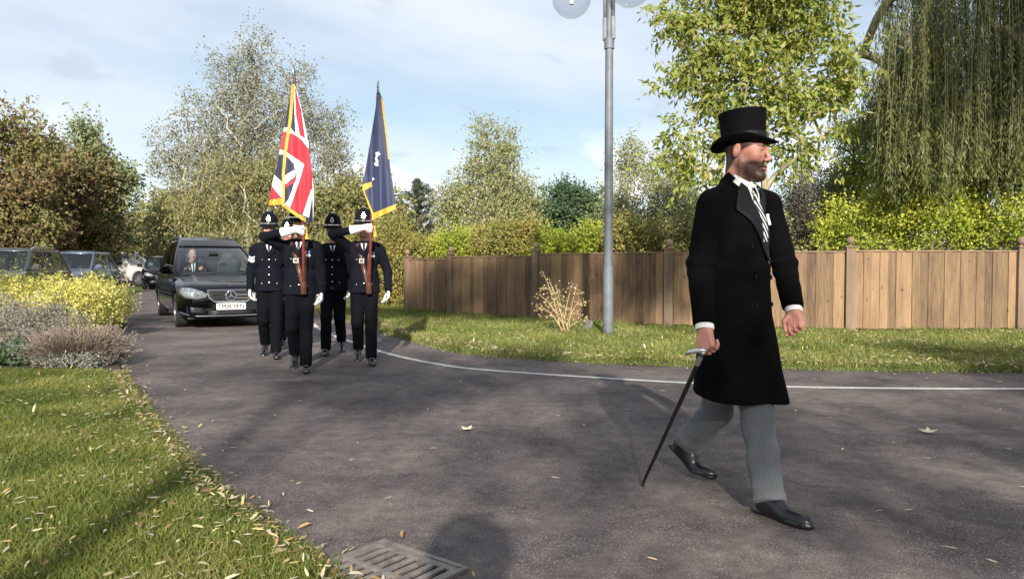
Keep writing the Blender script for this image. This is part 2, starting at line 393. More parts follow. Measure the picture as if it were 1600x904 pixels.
# left lawn slightly proud of the road
def slab(name, pts, z, m, drop=.05):
    bm = bmesh.new(); vs = [bm.verts.new((p[0], p[1], z)) for p in pts]; f = bm.faces.new(vs)
    if f.normal.z < 0: bmesh.ops.reverse_faces(bm, faces=[f])
    r = bmesh.ops.extrude_face_region(bm, geom=[f]); 
    for v in [g for g in r['geom'] if isinstance(g, bmesh.types.BMVert)]: v.co.z += 0
    low = [v for v in bm.verts if v not in [g for g in r['geom'] if isinstance(g, bmesh.types.BMVert)]]
    for v in low: v.co.z -= drop
    bmesh.ops.triangulate(bm, faces=[q for q in bm.faces if len(q.verts) > 4])
    bmesh.ops.recalc_face_normals(bm, faces=bm.faces[:])
    me = bpy.data.meshes.new(name); bm.to_mesh(me); bm.free(); return obj(name, me, m)
tag(slab('lawn', lawn_poly, .03, soil), kind='structure')
verge_poly = [tuple(p) for p in RE if -6.5 < p[0] < 14]+[(14, 19), (-2, 23), (-6.4, 23)]
tag(slab('grass_verge', verge_poly, .035, soil), kind='structure')
bed_poly = [(-30, 8.35), (-4.75, 8.35)]+[tuple(p) for p in LE if 8.3 < p[1] < 16.5]+[(-30, 16.5)]
tag(slab('planting_bed', bed_poly, .04, bedm), kind='structure')
tag(sheet('car_park', [(-45, 16.8), (-9.6, 16.8)]+[tuple(p-np.array([.6, 0])) for p in LE if p[1] > 17]+[(-70, 62)], .004, asph), kind='structure')

# painted edge line
LN = smooth_line(px_line([(470, 488), (500, 514), (558, 537), (620, 556), (700, 571.5), (765, 578.5), (900, 588), (1060, 597.5), (1240, 604.5), (1430, 607), (1600, 607.5)])+[(9, 7.25), (14, 7.3), (26, 7.3)], 10)
V = []; F = []
for i, p in enumerate(LN):
    d = np.array(LN[min(i+1, len(LN)-1)])-np.array(LN[max(i-1, 0)]); d /= np.linalg.norm(d); nrm = np.array([-d[1], d[0]])
    for s in (-1, 1): q = p+nrm*s*.048*(1+.06*math.sin(i*2.7)); V.append((q[0], q[1], .005))
for i in range(len(LN)-1): F.append((2*i, 2*i+2, 2*i+3, 2*i+1))
tag(obj('road_line', mesh_np('road_line', V, F), linem), kind='structure')

# ------------------------------------------------------------------ blades and leaves
def inside(poly, X, Y):
    poly = np.array(poly); res = np.zeros(len(X), bool); n = len(poly); j = n-1
    for i in range(n):
        xi, yi = poly[i]; xj, yj = poly[j]
        c = ((yi > Y) != (yj > Y)) & (X < (xj-xi)*(Y-yi)/(yj-yi+1e-12)+xi); res ^= c; j = i
    return res
def in_view(X, Y, pad=.15):
    return (Y > .5) & (np.abs(X/np.maximum(Y, .01)) < (800/FP+pad))
def blades(name, base, hgt, wid, lean, m, rng, curl=.5):
    n = len(base); a = rng.uniform(0, 2*np.pi, n); side = np.stack([np.cos(a), np.sin(a), 0*a], 1)
    ld = rng.uniform(0, 2*np.pi, n); L = np.stack([np.cos(ld), np.sin(ld), 0*ld], 1)*(lean*rng.uniform(.2, 1, n)*hgt)[:, None]
    up = np.array([0, 0, 1.])
    mid = base+L*.35+up*(hgt*.6)[:, None]; tip = base+L*(1+curl*.3)+up*(hgt)[:, None]
    s = side*(wid/2)[:, None]
    V = np.stack([base-s, base+s, mid+s*.8, mid-s*.8, tip], 1).reshape(-1, 3)
    i = np.arange(n)*5; q = np.stack([i, i+1, i+2, i+3], 1); tr = np.stack([i+3, i+2, i+4, i+4], 1)
    me = bpy.data.meshes.new(name); me.vertices.add(len(V)); me.vertices.foreach_set('co', V.astype(np.float32).ravel())
    lo_ = np.concatenate([q.ravel(), tr[:, :3].ravel()]).astype(np.int32)
    me.loops.add(len(lo_)); me.loops.foreach_set('vertex_index', lo_); me.polygons.add(2*n)
    me.polygons.foreach_set('loop_start', np.concatenate([np.arange(n)*4, 4*n+np.arange(n)*3]).astype(np.int32)); me.update(calc_edges=True)
    return obj(name, me, m)
def edge_litter(line, n, spread, side_bias, z, y0, y1, rng):
    L = np.array(line); L = L[(L[:, 1] > y0-.6) & (L[:, 1] < y1+1) & (np.abs(L[:, 0]) < 14)]; seg = rng.integers(0, len(L)-1, n*4); tt = rng.uniform(0, 1, n*4)[:, None]
    p = L[seg]*(1-tt)+L[seg+1]*tt; d = L[seg+1]-L[seg]; ln = np.linalg.norm(d, axis=1); keep = rng.uniform(0, ln.max(), n*4) < ln
    nr = np.stack([-d[:, 1], d[:, 0]], 1)/ln[:, None]; p = p+nr*(rng.normal(side_bias, spread, n*4))[:, None]
    p = p[keep]; p = p[(p[:, 1] > y0) & (p[:, 1] < y1) & in_view(p[:, 0], p[:, 1])]; return p[:n]
grassm = leafmat('grass_blades', [(.06, .085, .015), (.12, .155, .03), (.19, .21, .045), (.30, .28, .10)], .3, patch=.55, pscale=1.3)
grassv = leafmat('verge_blades', [(.07, .10, .02), (.14, .18, .03), (.23, .25, .06), (.42, .37, .17)], .3, patch=.4, pscale=1.1)
def scatter(poly, n, x0, x1, y0, y1, pw=1., rng=rng):
    X = rng.uniform(x0, x1, n); Y = y0+(y1-y0)*rng.uniform(0, 1, n)**pw; k = inside(poly, X, Y) & in_view(X, Y); return X[k], Y[k]
X, Y = scatter(lawn_poly, 620000, -7, .3, 2.2, 8.4, 1.25)
patchy = (np.sin(X*9+3*np.sin(Y*5))+np.sin(Y*11-X*4)+rng.normal(0, .7, len(X)))
k = patchy > -2.2; X, Y = X[k], Y[k]
h = rng.gamma(6, .0042, len(X))+.008; wd = .0028+.0008*Y*.5+rng.uniform(0, .001, len(X))
tag(blades('lawn_grass', np.stack([X, Y, np.full(len(X), .028)], 1), h, wd, 1.1, grassm, rng), 'short mown green lawn in the left foreground', 'grass', kind='stuff')
X, Y = scatter(verge_poly, 330000, -6.4, 13, 7.9, 22, 1.4)
h = rng.gamma(5, .0085, len(X))*(1+.6*(np.sin(X*3.1+Y)*np.sin(Y*2.3) > .4))+.015
le = edge_litter(LE, 9000, .035, .0, 0, 2.2, 8.4, rng); re_ = edge_litter(RE, 9000, .05, .0, 0, 7.6, 20, rng)
for nm_, e_, m_e, hh_, ww_ in (('lawn_edge_grass', le, grassm, .035, .0045), ('verge_edge_grass', re_, grassv, .05, .008)):
    tag(blades(nm_, np.column_stack([e_, np.full(len(e_), .004)]), hh_*rng.uniform(.5, 1.3, len(e_)), np.full(len(e_), ww_), 1.6, m_e, rng), 'ragged grass fringe growing over the edge of the '+('left lawn' if 'lawn' in nm_ else 'verge'), 'grass', kind='stuff')
tag(blades('verge_grass', np.stack([X, Y, np.full(len(X), .03)], 1), h, rng.uniform(.005, .01, len(X)), .9, grassv, rng), 'rough grass verge in front of the wooden fence', 'grass', kind='stuff')

def leaf_quads(pos, axis, nrm, L, W, fold=.25):
    axis = axis/np.linalg.norm(axis, axis=1)[:, None]
    side = np.cross(axis, nrm); side /= (np.linalg.norm(side, axis=1)[:, None]+1e-9); nn = np.cross(side, axis)
    L = np.asarray(L)[:, None]; W = np.asarray(W)[:, None]
    m = pos+axis*L*.45-nn*L*fold*.25; tip = pos+axis*L-nn*L*fold
    V = np.stack([pos, m+side*W*.5, tip, m-side*W*.5], 1).reshape(-1, 3)
    i = np.arange(len(pos))*4; return V, np.stack([i, i+1, i+2, i+3], 1)
def leaf_hex(pos, axis, nrm, L, W, rng):
    axis = axis/np.linalg.norm(axis, axis=1)[:, None]; side = np.cross(axis, nrm); side /= (np.linalg.norm(side, axis=1)[:, None]+1e-9); nn = np.cross(side, axis); L = L[:, None]; W = W[:, None]
    c = rng.normal(0, .10, (len(pos), 1)); b = rng.normal(0, .10, (len(pos), 1)); f = lambda u, s: pos+axis*L*u+side*(W*s+L*b*(u-u*u))+nn*L*(c*(u-u*u)*3+abs(s)*.10)
    V = np.stack([f(0, 0), f(.28, .46), f(.66, .42), f(1, 0), f(.66, -.42), f(.28, -.46)], 1).reshape(-1, 3); i = np.arange(len(pos))*6; return V, np.stack([i+k for k in range(6)], 1)
def rdir(n, rng, zb=0.):
    v = rng.normal(size=(n, 3)); v[:, 2] += zb; return v/np.linalg.norm(v, axis=1)[:, None]
drym = leafmat('dry_leaves', [(.46, .42, .32), (.55, .47, .22), (.42, .27, .11), (.24, .14, .07), (.60, .55, .43), (.50, .36, .08)], .2, .6)
# litter: thick along the road edges, loose over the lawns
p1 = edge_litter(LE, 1500, .06, .01, 0, 2.3, 9, rng)
p2 = edge_litter(LE, 700, .26, .24, 0, 2.3, 9, rng)
p3 = edge_litter(RE, 3600, .17, .10, 0, 7.5, 22, rng)
Xl, Yl = scatter(lawn_poly, 2900, -7, 0, 2.2, 8.4, 1.3); p4 = np.stack([Xl, Yl], 1)
Xl, Yl = scatter(verge_poly, 10500, -6, 12, 7.9, 16, 1.6); p5 = np.stack([Xl, Yl], 1)
allp = np.concatenate([p1, p2, p3, p4, p5]); n = len(allp)
big = np.ones(n); inl = inside(lawn_poly, allp[:, 0], allp[:, 1]); inv = inside(verge_poly, allp[:, 0], allp[:, 1])
z = np.where(inl, .055, np.where(inv, .075, .008))+rng.uniform(0, .02, n)
ax_ = rdir(n, rng); ax_[:, 2] *= .22; nr_ = rdir(n, rng)*.45+np.array([0, 0, 1.])
Ls = rng.uniform(.025, .045, n)*rng.uniform(.8, 1.7, n)*(1+.5*(inv)); V, F = leaf_hex(np.column_stack([allp, z]), ax_, nr_, Ls, Ls*rng.uniform(.16, .32, n), rng)
V[:, 2] = np.maximum(V[:, 2], .006)
tag(obj('fallen_leaves', mesh_np('fallen_leaves', V, F), drym), 'yellow and brown leaf litter along the road edges and over the grass', 'leaf litter', kind='stuff')
# single leaves out on the tarmac
pts = [(730, 672, 1), (1380, 797, 0), (1497, 858, 0), (1412, 797, 0), (1450, 676, 1), (912, 663, 0), (668, 640, 0), (683, 700, 0), (560, 690, 0), (1302, 652, 0), (1330, 640, 0), (1318, 700, 0),
       (1392, 690, 0), (1480, 660, 0), (1562, 640, 0), (1455, 716, 0), (870, 648, 0), (1270, 592, 0), (1350, 594, 0), (1500, 592, 0), (820, 578, 0), (880, 576, 0), (660, 566, 0), (640, 590, 0), (1240, 640, 0),
       (520, 640, 0), (470, 625, 0), (545, 720, 0), (430, 650, 0), (860, 745, 0), (600, 780, 0), (490, 800, 0), (1570, 700, 0), (1030, 610, 0), (985, 640, 0), (1590, 760, 0), (1560, 880, 0), (1010, 870, 0), (300, 620, 0), (355, 700, 0),
       (720, 596, 0), (750, 610, 0), (940, 600, 0), (1450, 590, 0), (1555, 596, 0), (1290, 580, 0)]
onem, t_o, b_o = newmat('single_dry_leaf'); oi = N('ShaderNodeObjectInfo', t_o); cr = N('ShaderNodeValToRGB', t_o)
for k_, c_o in enumerate([(.62, .56, .42), (.55, .46, .25), (.66, .62, .52), (.50, .36, .16)]):
    e_ = cr.color_ramp.elements[k_] if k_ < 2 else cr.color_ramp.elements.new(.5)
    e_.position = k_/3; e_.color = c_o+(1,)
t_o.links.new(oi.outputs['Random'], cr.inputs[0]); t_o.links.new(cr.outputs[0], b_o.inputs['Base Color'])
for i, (a, b_, kd) in enumerate(pts):
    g = G(a, b_); ln = rng.uniform(.05, .08) if not kd else .05
    if kd == 0:
        V = np.array([(0, 0, 0), (.3, .11, .008), (.7, .09, .012), (1, 0, .004), (.7, -.09, .006), (.3, -.11, .010)])*[ln, ln, ln*1.2]; F = [(0, 1, 5), (1, 2, 4, 5), (2, 3, 4)]
    else:
        V = [(0, 0, .004)]; 
        for k in range(10): rr = .07 if k % 2 == 0 else .032; an = k*2*math.pi/10; V.append((rr*math.cos(an), rr*math.sin(an), .01 if k % 2 else .022))
        V = np.array(V); F = [(0, k+1, (k+1) % 10+1) for k in range(10)]
    o = obj('fallen_leaf', mesh_np('fallen_leaf', V, F), onem); o.location = (g[0], g[1], .004); o.rotation_euler = (rng.uniform(-.12, .12), 0, rng.uniform(0, 6.28))
    if kd: tag(o, 'crumpled star-shaped yellow leaf lying on the tarmac '+('in the middle foreground' if i == 0 else 'right of the walking man'), 'leaf', 'fallen leaves lying singly on the road')
    else: tag(o, 'single pale narrow leaf lying loose on the dark tarmac', 'leaf', 'fallen leaves lying singly on the road')

# ------------------------------------------------------------------ drain grate
gm = mat('cast_iron', (.22, .19, .17), .55, .5, .35, 18, .4, 120); dark = mat('drain_dark', (.008, .008, .008), .9)
A = G(600, 846)[:2]; Bp = G(505, 883)[:2]; Cc = G(706, 902)[:2]
e1 = (Bp-A); e1 /= np.linalg.norm(e1); e2 = np.array([-e1[1], e1[0]]); 
if e2@(Cc-A) < 0: e2 = -e2
W1, W2 = .46, .50; ang = math.atan2(e1[1], e1[0]); cen = A+e1*W1/2+e2*W2/2
gr = thing('drain_grate', 'slotted cast iron drain grate in the tarmac at the lawn edge', 'drain', (cen[0], cen[1], 0), ang)
mb = MB()
for s in (-1, 1):
    mb.box((s*(W1/2-.012), 0, .008), (.024, W2, .02)); mb.box((0, s*(W2/2-.012), .008), (W1-.048, .024, .02))
mb.build('frame', gm, gr, bevel=.003)
mb = MB(); n_ = 8; inw = W2-.06
for k in range(n_+1): mb.box((0, -inw/2+inw*k/n_, .006), (W1-.06, .026 if 0 < k < n_ else .03, .018))
for s in (-1, 1): mb.box((s*(W1/2-.045), 0, .0065), (.035, inw, .018))
mb.box((0, 0, .0055), (.03, inw, .016))
mb.build('slotted_cover', gm, gr, bevel=.004)
MB().box((0, 0, .0015), (W1-.05, W2-.05, .002)).build('drain_shade', dark, gr)  # flat near-black sheet paints the shade of the hole below the slots

# ------------------------------------------------------------------ fence
wood, t, b = newmat('fence_wood')
g_ = N('ShaderNodeNewGeometry', t); n1 = tnoise(t, 3.0, 5, .6, stretch=(1, 1, .25)); n2 = tnoise(t, 40, 4, .6, stretch=(1, 1, .06))
r = N('ShaderNodeValToRGB', t); r.color_ramp.elements[0].position = .28; r.color_ramp.elements[1].position = .72
r.color_ramp.elements[0].color = (.080, .050, .029, 1); r.color_ramp.elements[1].color = (.30, .19, .10, 1)
ad = N('ShaderNodeMath', t, operation='MULTIPLY_ADD'); t.links.new(g_.outputs['Random Per Island'], ad.inputs[0]); ad.inputs[1].default_value = .3
a2 = N('ShaderNodeMath', t, operation='MULTIPLY_ADD'); t.links.new(n2.outputs[0], a2.inputs[0]); a2.inputs[1].default_value = .55; 
a3 = N('ShaderNodeMath', t, operation='MULTIPLY'); t.links.new(n1.outputs[0], a3.inputs[0]); a3.inputs[1].default_value = .42; t.links.new(a3.outputs[0], a2.inputs[2]); t.links.new(a2.outputs[0], ad.inputs[2])
sb = N('ShaderNodeMath', t, operation='SUBTRACT'); t.links.new(ad.outputs[0], sb.inputs[0]); sb.inputs[1].default_value = .14
t.links.new(sb.outputs[0], r.inputs[0])
vk = N('ShaderNodeTexVoronoi', t); vk.inputs['Scale'].default_value = 4.5; c_ = N('ShaderNodeTexCoord', t); mp = N('ShaderNodeMapping', t); mp.inputs['Scale'].default_value = (1, 1, .7); t.links.new(c_.outputs['Object'], mp.inputs[0]); t.links.new(mp.outputs[0], vk.inputs['Vector'])
kn = N('ShaderNodeMapRange', t); kn.inputs[1].default_value = .06; kn.inputs[2].default_value = .13; kn.inputs[3].default_value = .45; kn.inputs[4].default_value = 1; t.links.new(vk.outputs['Distance'], kn.inputs[0])
m7 = N('ShaderNodeMix', t, data_type='RGBA', blend_type='MULTIPLY'); m7.inputs[0].default_value = 1; t.links.new(r.outputs[0], m7.inputs[6]); t.links.new(kn.outputs[0], m7.inputs[7])
t.links.new(m7.outputs[2], b.inputs['Base Color']); b.inputs['Roughness'].default_value = .8
bp = N('ShaderNodeBump', t); bp.inputs['Strength'].default_value = .3; bp.inputs['Distance'].default_value = .01; t.links.new(n2.outputs[0], bp.inputs['Height']); t.links.new(bp.outputs[0], b.inputs['Normal'])
postm = mat('fence_post_wood', (.19, .13, .085), .8, var=.35, vscale=5, bump=.3, bscale=40, stretch=(1, 1, .15))
FP_ = [(637, 487, 1.40), (705, 492, 1.45), (838, 501, 1.49), (1045, 513, 1.49), (1327, 520, 1.50), (1592, 519, 1.50), (1860, 515, 1.5)]
fpos = [G(a, b_)[:2] for a, b_, _ in FP_]; fo = fpos[3]
fence = thing('fence', 'long brown closeboard timber fence curving behind the grass verge', 'fence', (fo[0], fo[1], 0))
for i in range(len(FP_)-1):
    p, q = fpos[i], fpos[i+1]; d = q-p; L_ = np.linalg.norm(d); a = math.atan2(d[1], d[0]); M = Matrix.Rotation(a, 3, 'Z'); nrm = np.array([d[1], -d[0]])/L_
    z1 = FP_[i][2]-.03; mb = MB(); x = .09; k = 0
    while x < L_-.1:
        wb = min(.15, L_-.09-x); cx = p+d/L_*(x+wb/2); off = .012*(k % 2); y0 = .07+rng.uniform(0, .02)
        mb.box((cx[0]-fo[0]+nrm[0]*off, cx[1]-fo[1]+nrm[1]*off, (z1+y0)/2), (wb-.003, .016+.002*(k % 3), z1-y0), M); x += wb; k += 1
    mb.build('panel', wood, fence)
    mb = MB(); cx = (p+q)/2-fo
    mb.box((cx[0]+nrm[0]*.004, cx[1]+nrm[1]*.004, z1+.016), (L_-.1, .06, .03), M); mb.build('capping_rail', postm, fence, bevel=.004)
    mb = MB()
    for zz in (.25, .75, 1.25): mb.box((cx[0]-nrm[0]*.045, cx[1]-nrm[1]*.045, zz), (L_-.1, .05, .07), M)
    mb.build('back_rail', postm, fence)
for i, p in enumerate(fpos):
    d = fpos[min(i+1, len(fpos)-1)]-fpos[max(i-1, 0)]; M = Matrix.Rotation(math.atan2(d[1], d[0]), 3, 'Z'); zt = FP_[i][2]+.05; c = p-fo
    po = MB().box((c[0], c[1], zt/2), (.17 if i > 2 else .14, .15, zt), M).build('post', postm, fence, bevel=.006)
    mb = MB().box((c[0], c[1], zt+.014), (.22, .2, .028), M)
    mb.lathe([(.03, 0), (.028, .03), (.05, .04), (.067, .07), (.072, .1), (.064, .135), (.04, .16), (.01, .172)], (c[0], c[1], zt+.028), 16)
    mb.build('ball_cap', postm, po, smooth='auto')

# ------------------------------------------------------------------ lamp post
def globemat():
    m, t, b = newmat('globe_glass'); tr = N('ShaderNodeBsdfTransparent', t); tr.inputs[0].default_value = (.90, .91, .92, 1)
    gl = N('ShaderNodeBsdfGlossy', t); gl.inputs['Roughness'].default_value = .08; df = N('ShaderNodeBsdfTranslucent', t); df.inputs[0].default_value = (.7, .72, .75, 1)
    lw_ = N('ShaderNodeLayerWeight', t); lw_.inputs[0].default_value = .18; m1 = N('ShaderNodeMixShader', t); m1.inputs[0].default_value = .12; t.links.new(tr.outputs[0], m1.inputs[1]); t.links.new(df.outputs[0], m1.inputs[2])
    m2_ = N('ShaderNodeMixShader', t); sc_ = N('ShaderNodeMath', t, operation='MULTIPLY'); sc_.inputs[1].default_value = .5; t.links.new(lw_.outputs['Facing'], sc_.inputs[0]); t.links.new(sc_.outputs[0], m2_.inputs[0]); t.links.new(m1.outputs[0], m2_.inputs[1]); t.links.new(gl.outputs[0], m2_.inputs[2]); t.links.new(m2_.outputs[0], t.nodes['Material Output'].inputs[0]); return m
metal = mat('lamp_grey_paint', (.13, .145, .165), .6, .1, .2, 6, .1, 80)
lb = G(950, 526)[:2]; lp = thing('lamp_post', 'tall grey lamp post with clear globes on the grass verge', 'street lamp', (lb[0], lb[1], 0))
dl = lb[1]
zc = P(950, 75, dl)[2]
MB().tube([(0, 0, 0), (0, 0, 1.2), (0, 0, 1.21), (0, 0, zc)], [.090, .090, .078, .066], 20).build('column', metal, lp, smooth='auto')
mb = MB().tube([(0, 0, zc-.02), (0, 0, zc+.16)], .085, 20); mb.tube([(0, 0, zc+.16), (0, 0, zc+.95)], .05, 14); mb.build('collar', metal, lp, smooth='auto')
glob = globemat(); lampm = mat('lamp_tube', (.75, .75, .72), .4, .1)
for (gx, gy, gr_) in ((893, -2, 30), (985, -20, 31)):
    dd = dl*(1.02 if gx < 940 else .98); c = P(gx, gy, dd)-np.array([lb[0], lb[1], 0]); rg = gr_/FP*dd
    hx, hy = c[0], c[1]; hd = np.array([hx, hy])/math.hypot(hx, hy)
    pts_ = [(hd[0]*.075, hd[1]*.075, zc+.16), (hd[0]*.08, hd[1]*.08, zc+.9), (hd[0]*.14, hd[1]*.14, zc+1.35), (hx*.55, hy*.55, c[2]+.62), (hx*.9, hy*.9, c[2]+.62), (hx, hy, c[2]+.52), (hx, hy, c[2]+rg-.02)]
    MB().tube(pts_, .03, 10).build('arm', metal, lp, smooth=True)
    mb = MB().box((hd[0]*.075, hd[1]*.075, zc+.32), (.07, .07, .38)); mb.build('bracket', metal, lp, bevel=.01)
    gl = MB().lathe([(rg*math.sin(a)+.0005, -rg*math.cos(a)) for a in np.linspace(0, math.pi*.93, 18)], tuple(c), 28).build('globe', glob, lp, smooth=True)
    MB().tube([(c[0], c[1], c[2]+rg*.9), (c[0], c[1], c[2]-rg*.15), (c[0], c[1], c[2]-rg*.3)], [.05, .045, .04], 12).build('lamp', lampm, gl, smooth='auto')
# small grey marker block in the verge by the lamp post
c = G(918, 519)[:2]
tag(MB().box((0, 0, .12), (.16, .05, .22), Matrix.Rotation(.25, 3, 'Y'), ch=.01).build('marker_block', mat('stone_grey', (.13, .12, .13), .9, var=.3), None, loc=(c[0], c[1], 0)), 'small tilted dark grey marker block beside the lamp post foot', 'marker')
# ================================================================== TREES AND SHRUBS
barkm = mat('bark_brown', (.13, .10, .075), .9, var=.4, vscale=10, bump=.5, bscale=30, stretch=(1, 1, .3))
barkp = mat('bark_pale', (.40, .37, .29), .85, var=.35, vscale=6, bump=.3, bscale=25, stretch=(1, 1, .4))
barkg = mat('bark_grey_green', (.26, .24, .15), .9, var=.35, vscale=6, bump=.3, bscale=25, stretch=(1, 1, .4))
def skeleton(base, top, clumps, rng, r0, sag=.15, steps=4, wob=.06, horiz=.35):
    n0 = 9; nodes = []; par = []
    H = np.linalg.norm(top-base)
    for i in range(n0):
        t_ = i/(n0-1); p = base+(top-base)*t_+(rng.normal(size=3)*[1, 1, 0]*wob*H*.25*(0 < i)); nodes.append(p); par.append(i-1)
    order = np.argsort([np.linalg.norm((c-base)*[1, 1, .6]) for c in clumps]); nodes = list(nodes); ends = []
    for ci in order:
        c = clumps[ci]; A_ = np.array(nodes); v = c-A_; dist = np.linalg.norm(v, axis=1); hd_ = np.linalg.norm(v[:, :2], axis=1)
        pen = np.maximum(0, A_[:, 2]-(c[2]-horiz*hd_))*1.6; pen[:3] += 1e3 if H > 2 else 0
        j = int(np.argmin(dist+pen)); s = nodes[j]; L_ = dist[j]; st_ = max(2, min(steps, int(L_/.5)+1)); mid = (s+c)/2+np.array([0, 0, L_*sag])+rng.normal(size=3)*L_*.07; prev = j
        for k in range(1, st_+1):
            u = k/st_; q = s*(1-u)**2+mid*2*u*(1-u)+c*u*u; nodes.append(q); par.append(prev); prev = len(nodes)-1
        ends.append(prev)
    A_ = np.array(nodes); w_ = np.ones(len(A_))*.15
    for e in ends: w_[e] += 1
    for i in range(len(A_)-1, 0, -1):
        w_[par[i]] += w_[i]
    rad = r0*(w_/w_[0])**.5; rad = np.maximum(rad, r0*.03)
    return A_, np.array(par), rad
def tubes(A_, par, rad, base, seg=6, flare=1.3):
    idx = np.arange(1, len(A_)); a = A_[par[idx]]; b = A_[idx]; ra = np.minimum(rad[par[idx]], rad[idx]*1.45); rb = rad[idx]
    ra = np.where(par[idx] == 0, ra*flare, ra)
    d = b-a; d /= (np.linalg.norm(d, axis=1)[:, None]+1e-9); ref = np.where(np.abs(d[:, 2:3]) > .9, [[1., 0, 0]], [[0, 0, 1.]])
    u = np.cross(d, ref); u /= np.linalg.norm(u, axis=1)[:, None]; v = np.cross(d, u)
    ang_ = 2*np.pi*np.arange(seg)/seg; ring = u[:, None]*np.cos(ang_)[None, :, None]+v[:, None]*np.sin(ang_)[None, :, None]
    Va = a[:, None]+ring*ra[:, None, None]; Vb = (b+d*rb[:, None]*.25)[:, None]+ring*rb[:, None, None]
    V = np.concatenate([Va, Vb], 1).reshape(-1, 3)-base; k = np.arange(seg); k2 = (k+1) % seg; i0 = (np.arange(len(idx))*2*seg)[:, None]
    F = np.stack([i0+k, i0+k2, i0+seg+k2, i0+seg+k], -1).reshape(-1, 4); return V, F
def foliage(clumps, csize, rng, twigs=14, per=8, tl=.7, L=.1, W=.06, droop=0., upb=.2, jit=.04, fold=.25, outc=None, flat=.4):
    n = len(clumps); c = np.repeat(clumps, twigs, 0); cs = np.repeat(csize, twigs)
    s = c+rng.normal(size=(n*twigs, 3))*cs[:, None]*.36
    d = rdir(n*twigs, rng, upb)
    if outc is not None: o_ = s-outc; d = d+o_/(np.linalg.norm(o_, axis=1)[:, None]+1e-6)*.7
    d[:, 2] -= droop; d /= np.linalg.norm(d, axis=1)[:, None]
    tt = (np.arange(per)+.5)/per; ll = cs*tl*rng.uniform(.5, 1.2, n*twigs)
    pos = s[:, None]+d[:, None]*(tt[None, :, None]*ll[:, None, None]); pos[..., 2] -= droop*.5*(tt[None]**2)*ll[:, None]
    pos = pos.reshape(-1, 3)+rng.normal(size=(n*twigs*per, 3))*jit; dd = np.repeat(d, per, 0)
    m = len(pos); ax = dd*.6+rdir(m, rng)*.9; ax[:, 2] -= droop*.8+.15; nr = rdir(m, rng)+np.array([0, -.5, flat*.7])
    Ls = L*rng.uniform(.6, 1.25, m); return leaf_quads(pos, ax, nr, Ls, Ls*W/L, fold)
def lobes_px(lobes, d, thick=.8):
    out = []
    for (px, py, rx, ry) in lobes:
        c = P(px, py, d); out.append((c, np.array([rx/FP*d, max(rx, ry)/FP*d*thick, ry/FP*d])))
    return out
def sample_lobes(lobes, n, rng, bias=.55):
    vol = np.array([np.prod(r) for _, r in lobes])**.8; vol /= vol.sum(); out = []
    for (c, r), k in zip(lobes, np.maximum(3, (vol*n)).astype(int)):
        u = rdir(k, rng); out.append(c+u*r*(rng.uniform(0, 1, k)**bias)[:, None])
    return np.concatenate(out)
def tree(name, label, cat, bpx, d, toppx, lobes, lm, bark, n=160, cs=.8, r0=.16, group=None, seed=1, thick=.8, bias=.5, world=None, minz=.25, sag=.12, horiz=.35, crown='crown', trunkname='trunk', steps=4, wob=.06, **fk):
    rng = np.random.default_rng(seed)
    if world: base, top, lb_ = world
    else:
        b2 = P(bpx, 450, d); base = np.array([b2[0], b2[1], float(terr(b2[0], b2[1]))]); top = P(toppx[0], toppx[1], d); lb_ = lobes_px(lobes, d, thick)
    base = np.array(base, float); top = np.array(top, float)
    cl = sample_lobes(lb_, n, rng, bias); cl = cl[cl[:, 2] > minz]
    if cs is None: cs = .8
    A_, par, rad = skeleton(base, top, cl, rng, r0, sag, steps, wob, horiz); o = thing(name, label, cat, base, 0, group)
    V, F = tubes(A_, par, rad, base); obj(trunkname, mesh_np(trunkname, V, F, True), bark, o)
    sizes = cs*rng.uniform(.7, 1.3, len(cl)); V, F = foliage(cl, sizes, rng, outc=(base+top)/2+np.array([0, 0, (top-base)[2]*.1]), **fk)
    V = V-base; k = (V.reshape(-1, 4, 3)[:, :, 2].min(1) > -.02); V = V.reshape(-1, 4, 3)[k].reshape(-1, 3); F = np.arange(len(V)).reshape(-1, 4)
    obj(crown, mesh_np(crown, V, F), lm, o); return o

L_beech = leafmat('leaf_copper', [(.07, .06, .03), (.15, .115, .05), (.24, .155, .07), (.15, .16, .055), (.22, .225, .08), (.36, .23, .10)], .25, patch=.6, pscale=.35)
L_pale = leafmat('leaf_sage', [(.14, .17, .075), (.23, .26, .12), (.32, .34, .18)], .3)
L_poplar = leafmat('leaf_poplar', [(.12, .13, .075), (.19, .19, .12), (.27, .27, .19), (.36, .35, .28)], .25, patch=.2)
L_olive = leafmat('leaf_olive', [(.15, .15, .055), (.22, .21, .08), (.32, .30, .12)], .3, patch=.4, pscale=.4)
L_birch = leafmat('leaf_birch', [(.13, .15, .055), (.22, .24, .09), (.32, .32, .14), (.45, .42, .23)], .3, patch=.2)
L_dark = leafmat('leaf_dark', [(.035, .065, .03), (.06, .10, .045), (.09, .14, .06)], .15, patch=.3)
L_cherry = leafmat('leaf_cherry', [(.12, .17, .03), (.20, .26, .045), (.29, .34, .065), (.37, .39, .10), (.44, .34, .13)], .45, patch=.15)
L_willow = leafmat('leaf_willow', [(.06, .08, .022), (.10, .125, .035), (.16, .185, .055), (.28, .27, .09)], .3, patch=.35)
L_yellow = leafmat('leaf_yellow_green', [(.16, .23, .03), (.30, .36, .04), (.46, .48, .07), (.58, .53, .09)], .35, patch=.45, pscale=.7)
L_autumn = leafmat('leaf_autumn', [(.17, .18, .05), (.27, .26, .07), (.38, .29, .09), (.36, .34, .11)], .3, patch=.5, pscale=.6)
L_purple = leafmat('leaf_purple_grey', [(.045, .042, .032), (.08, .07, .05), (.12, .11, .08), (.10, .11, .06)], .2, patch=.3)
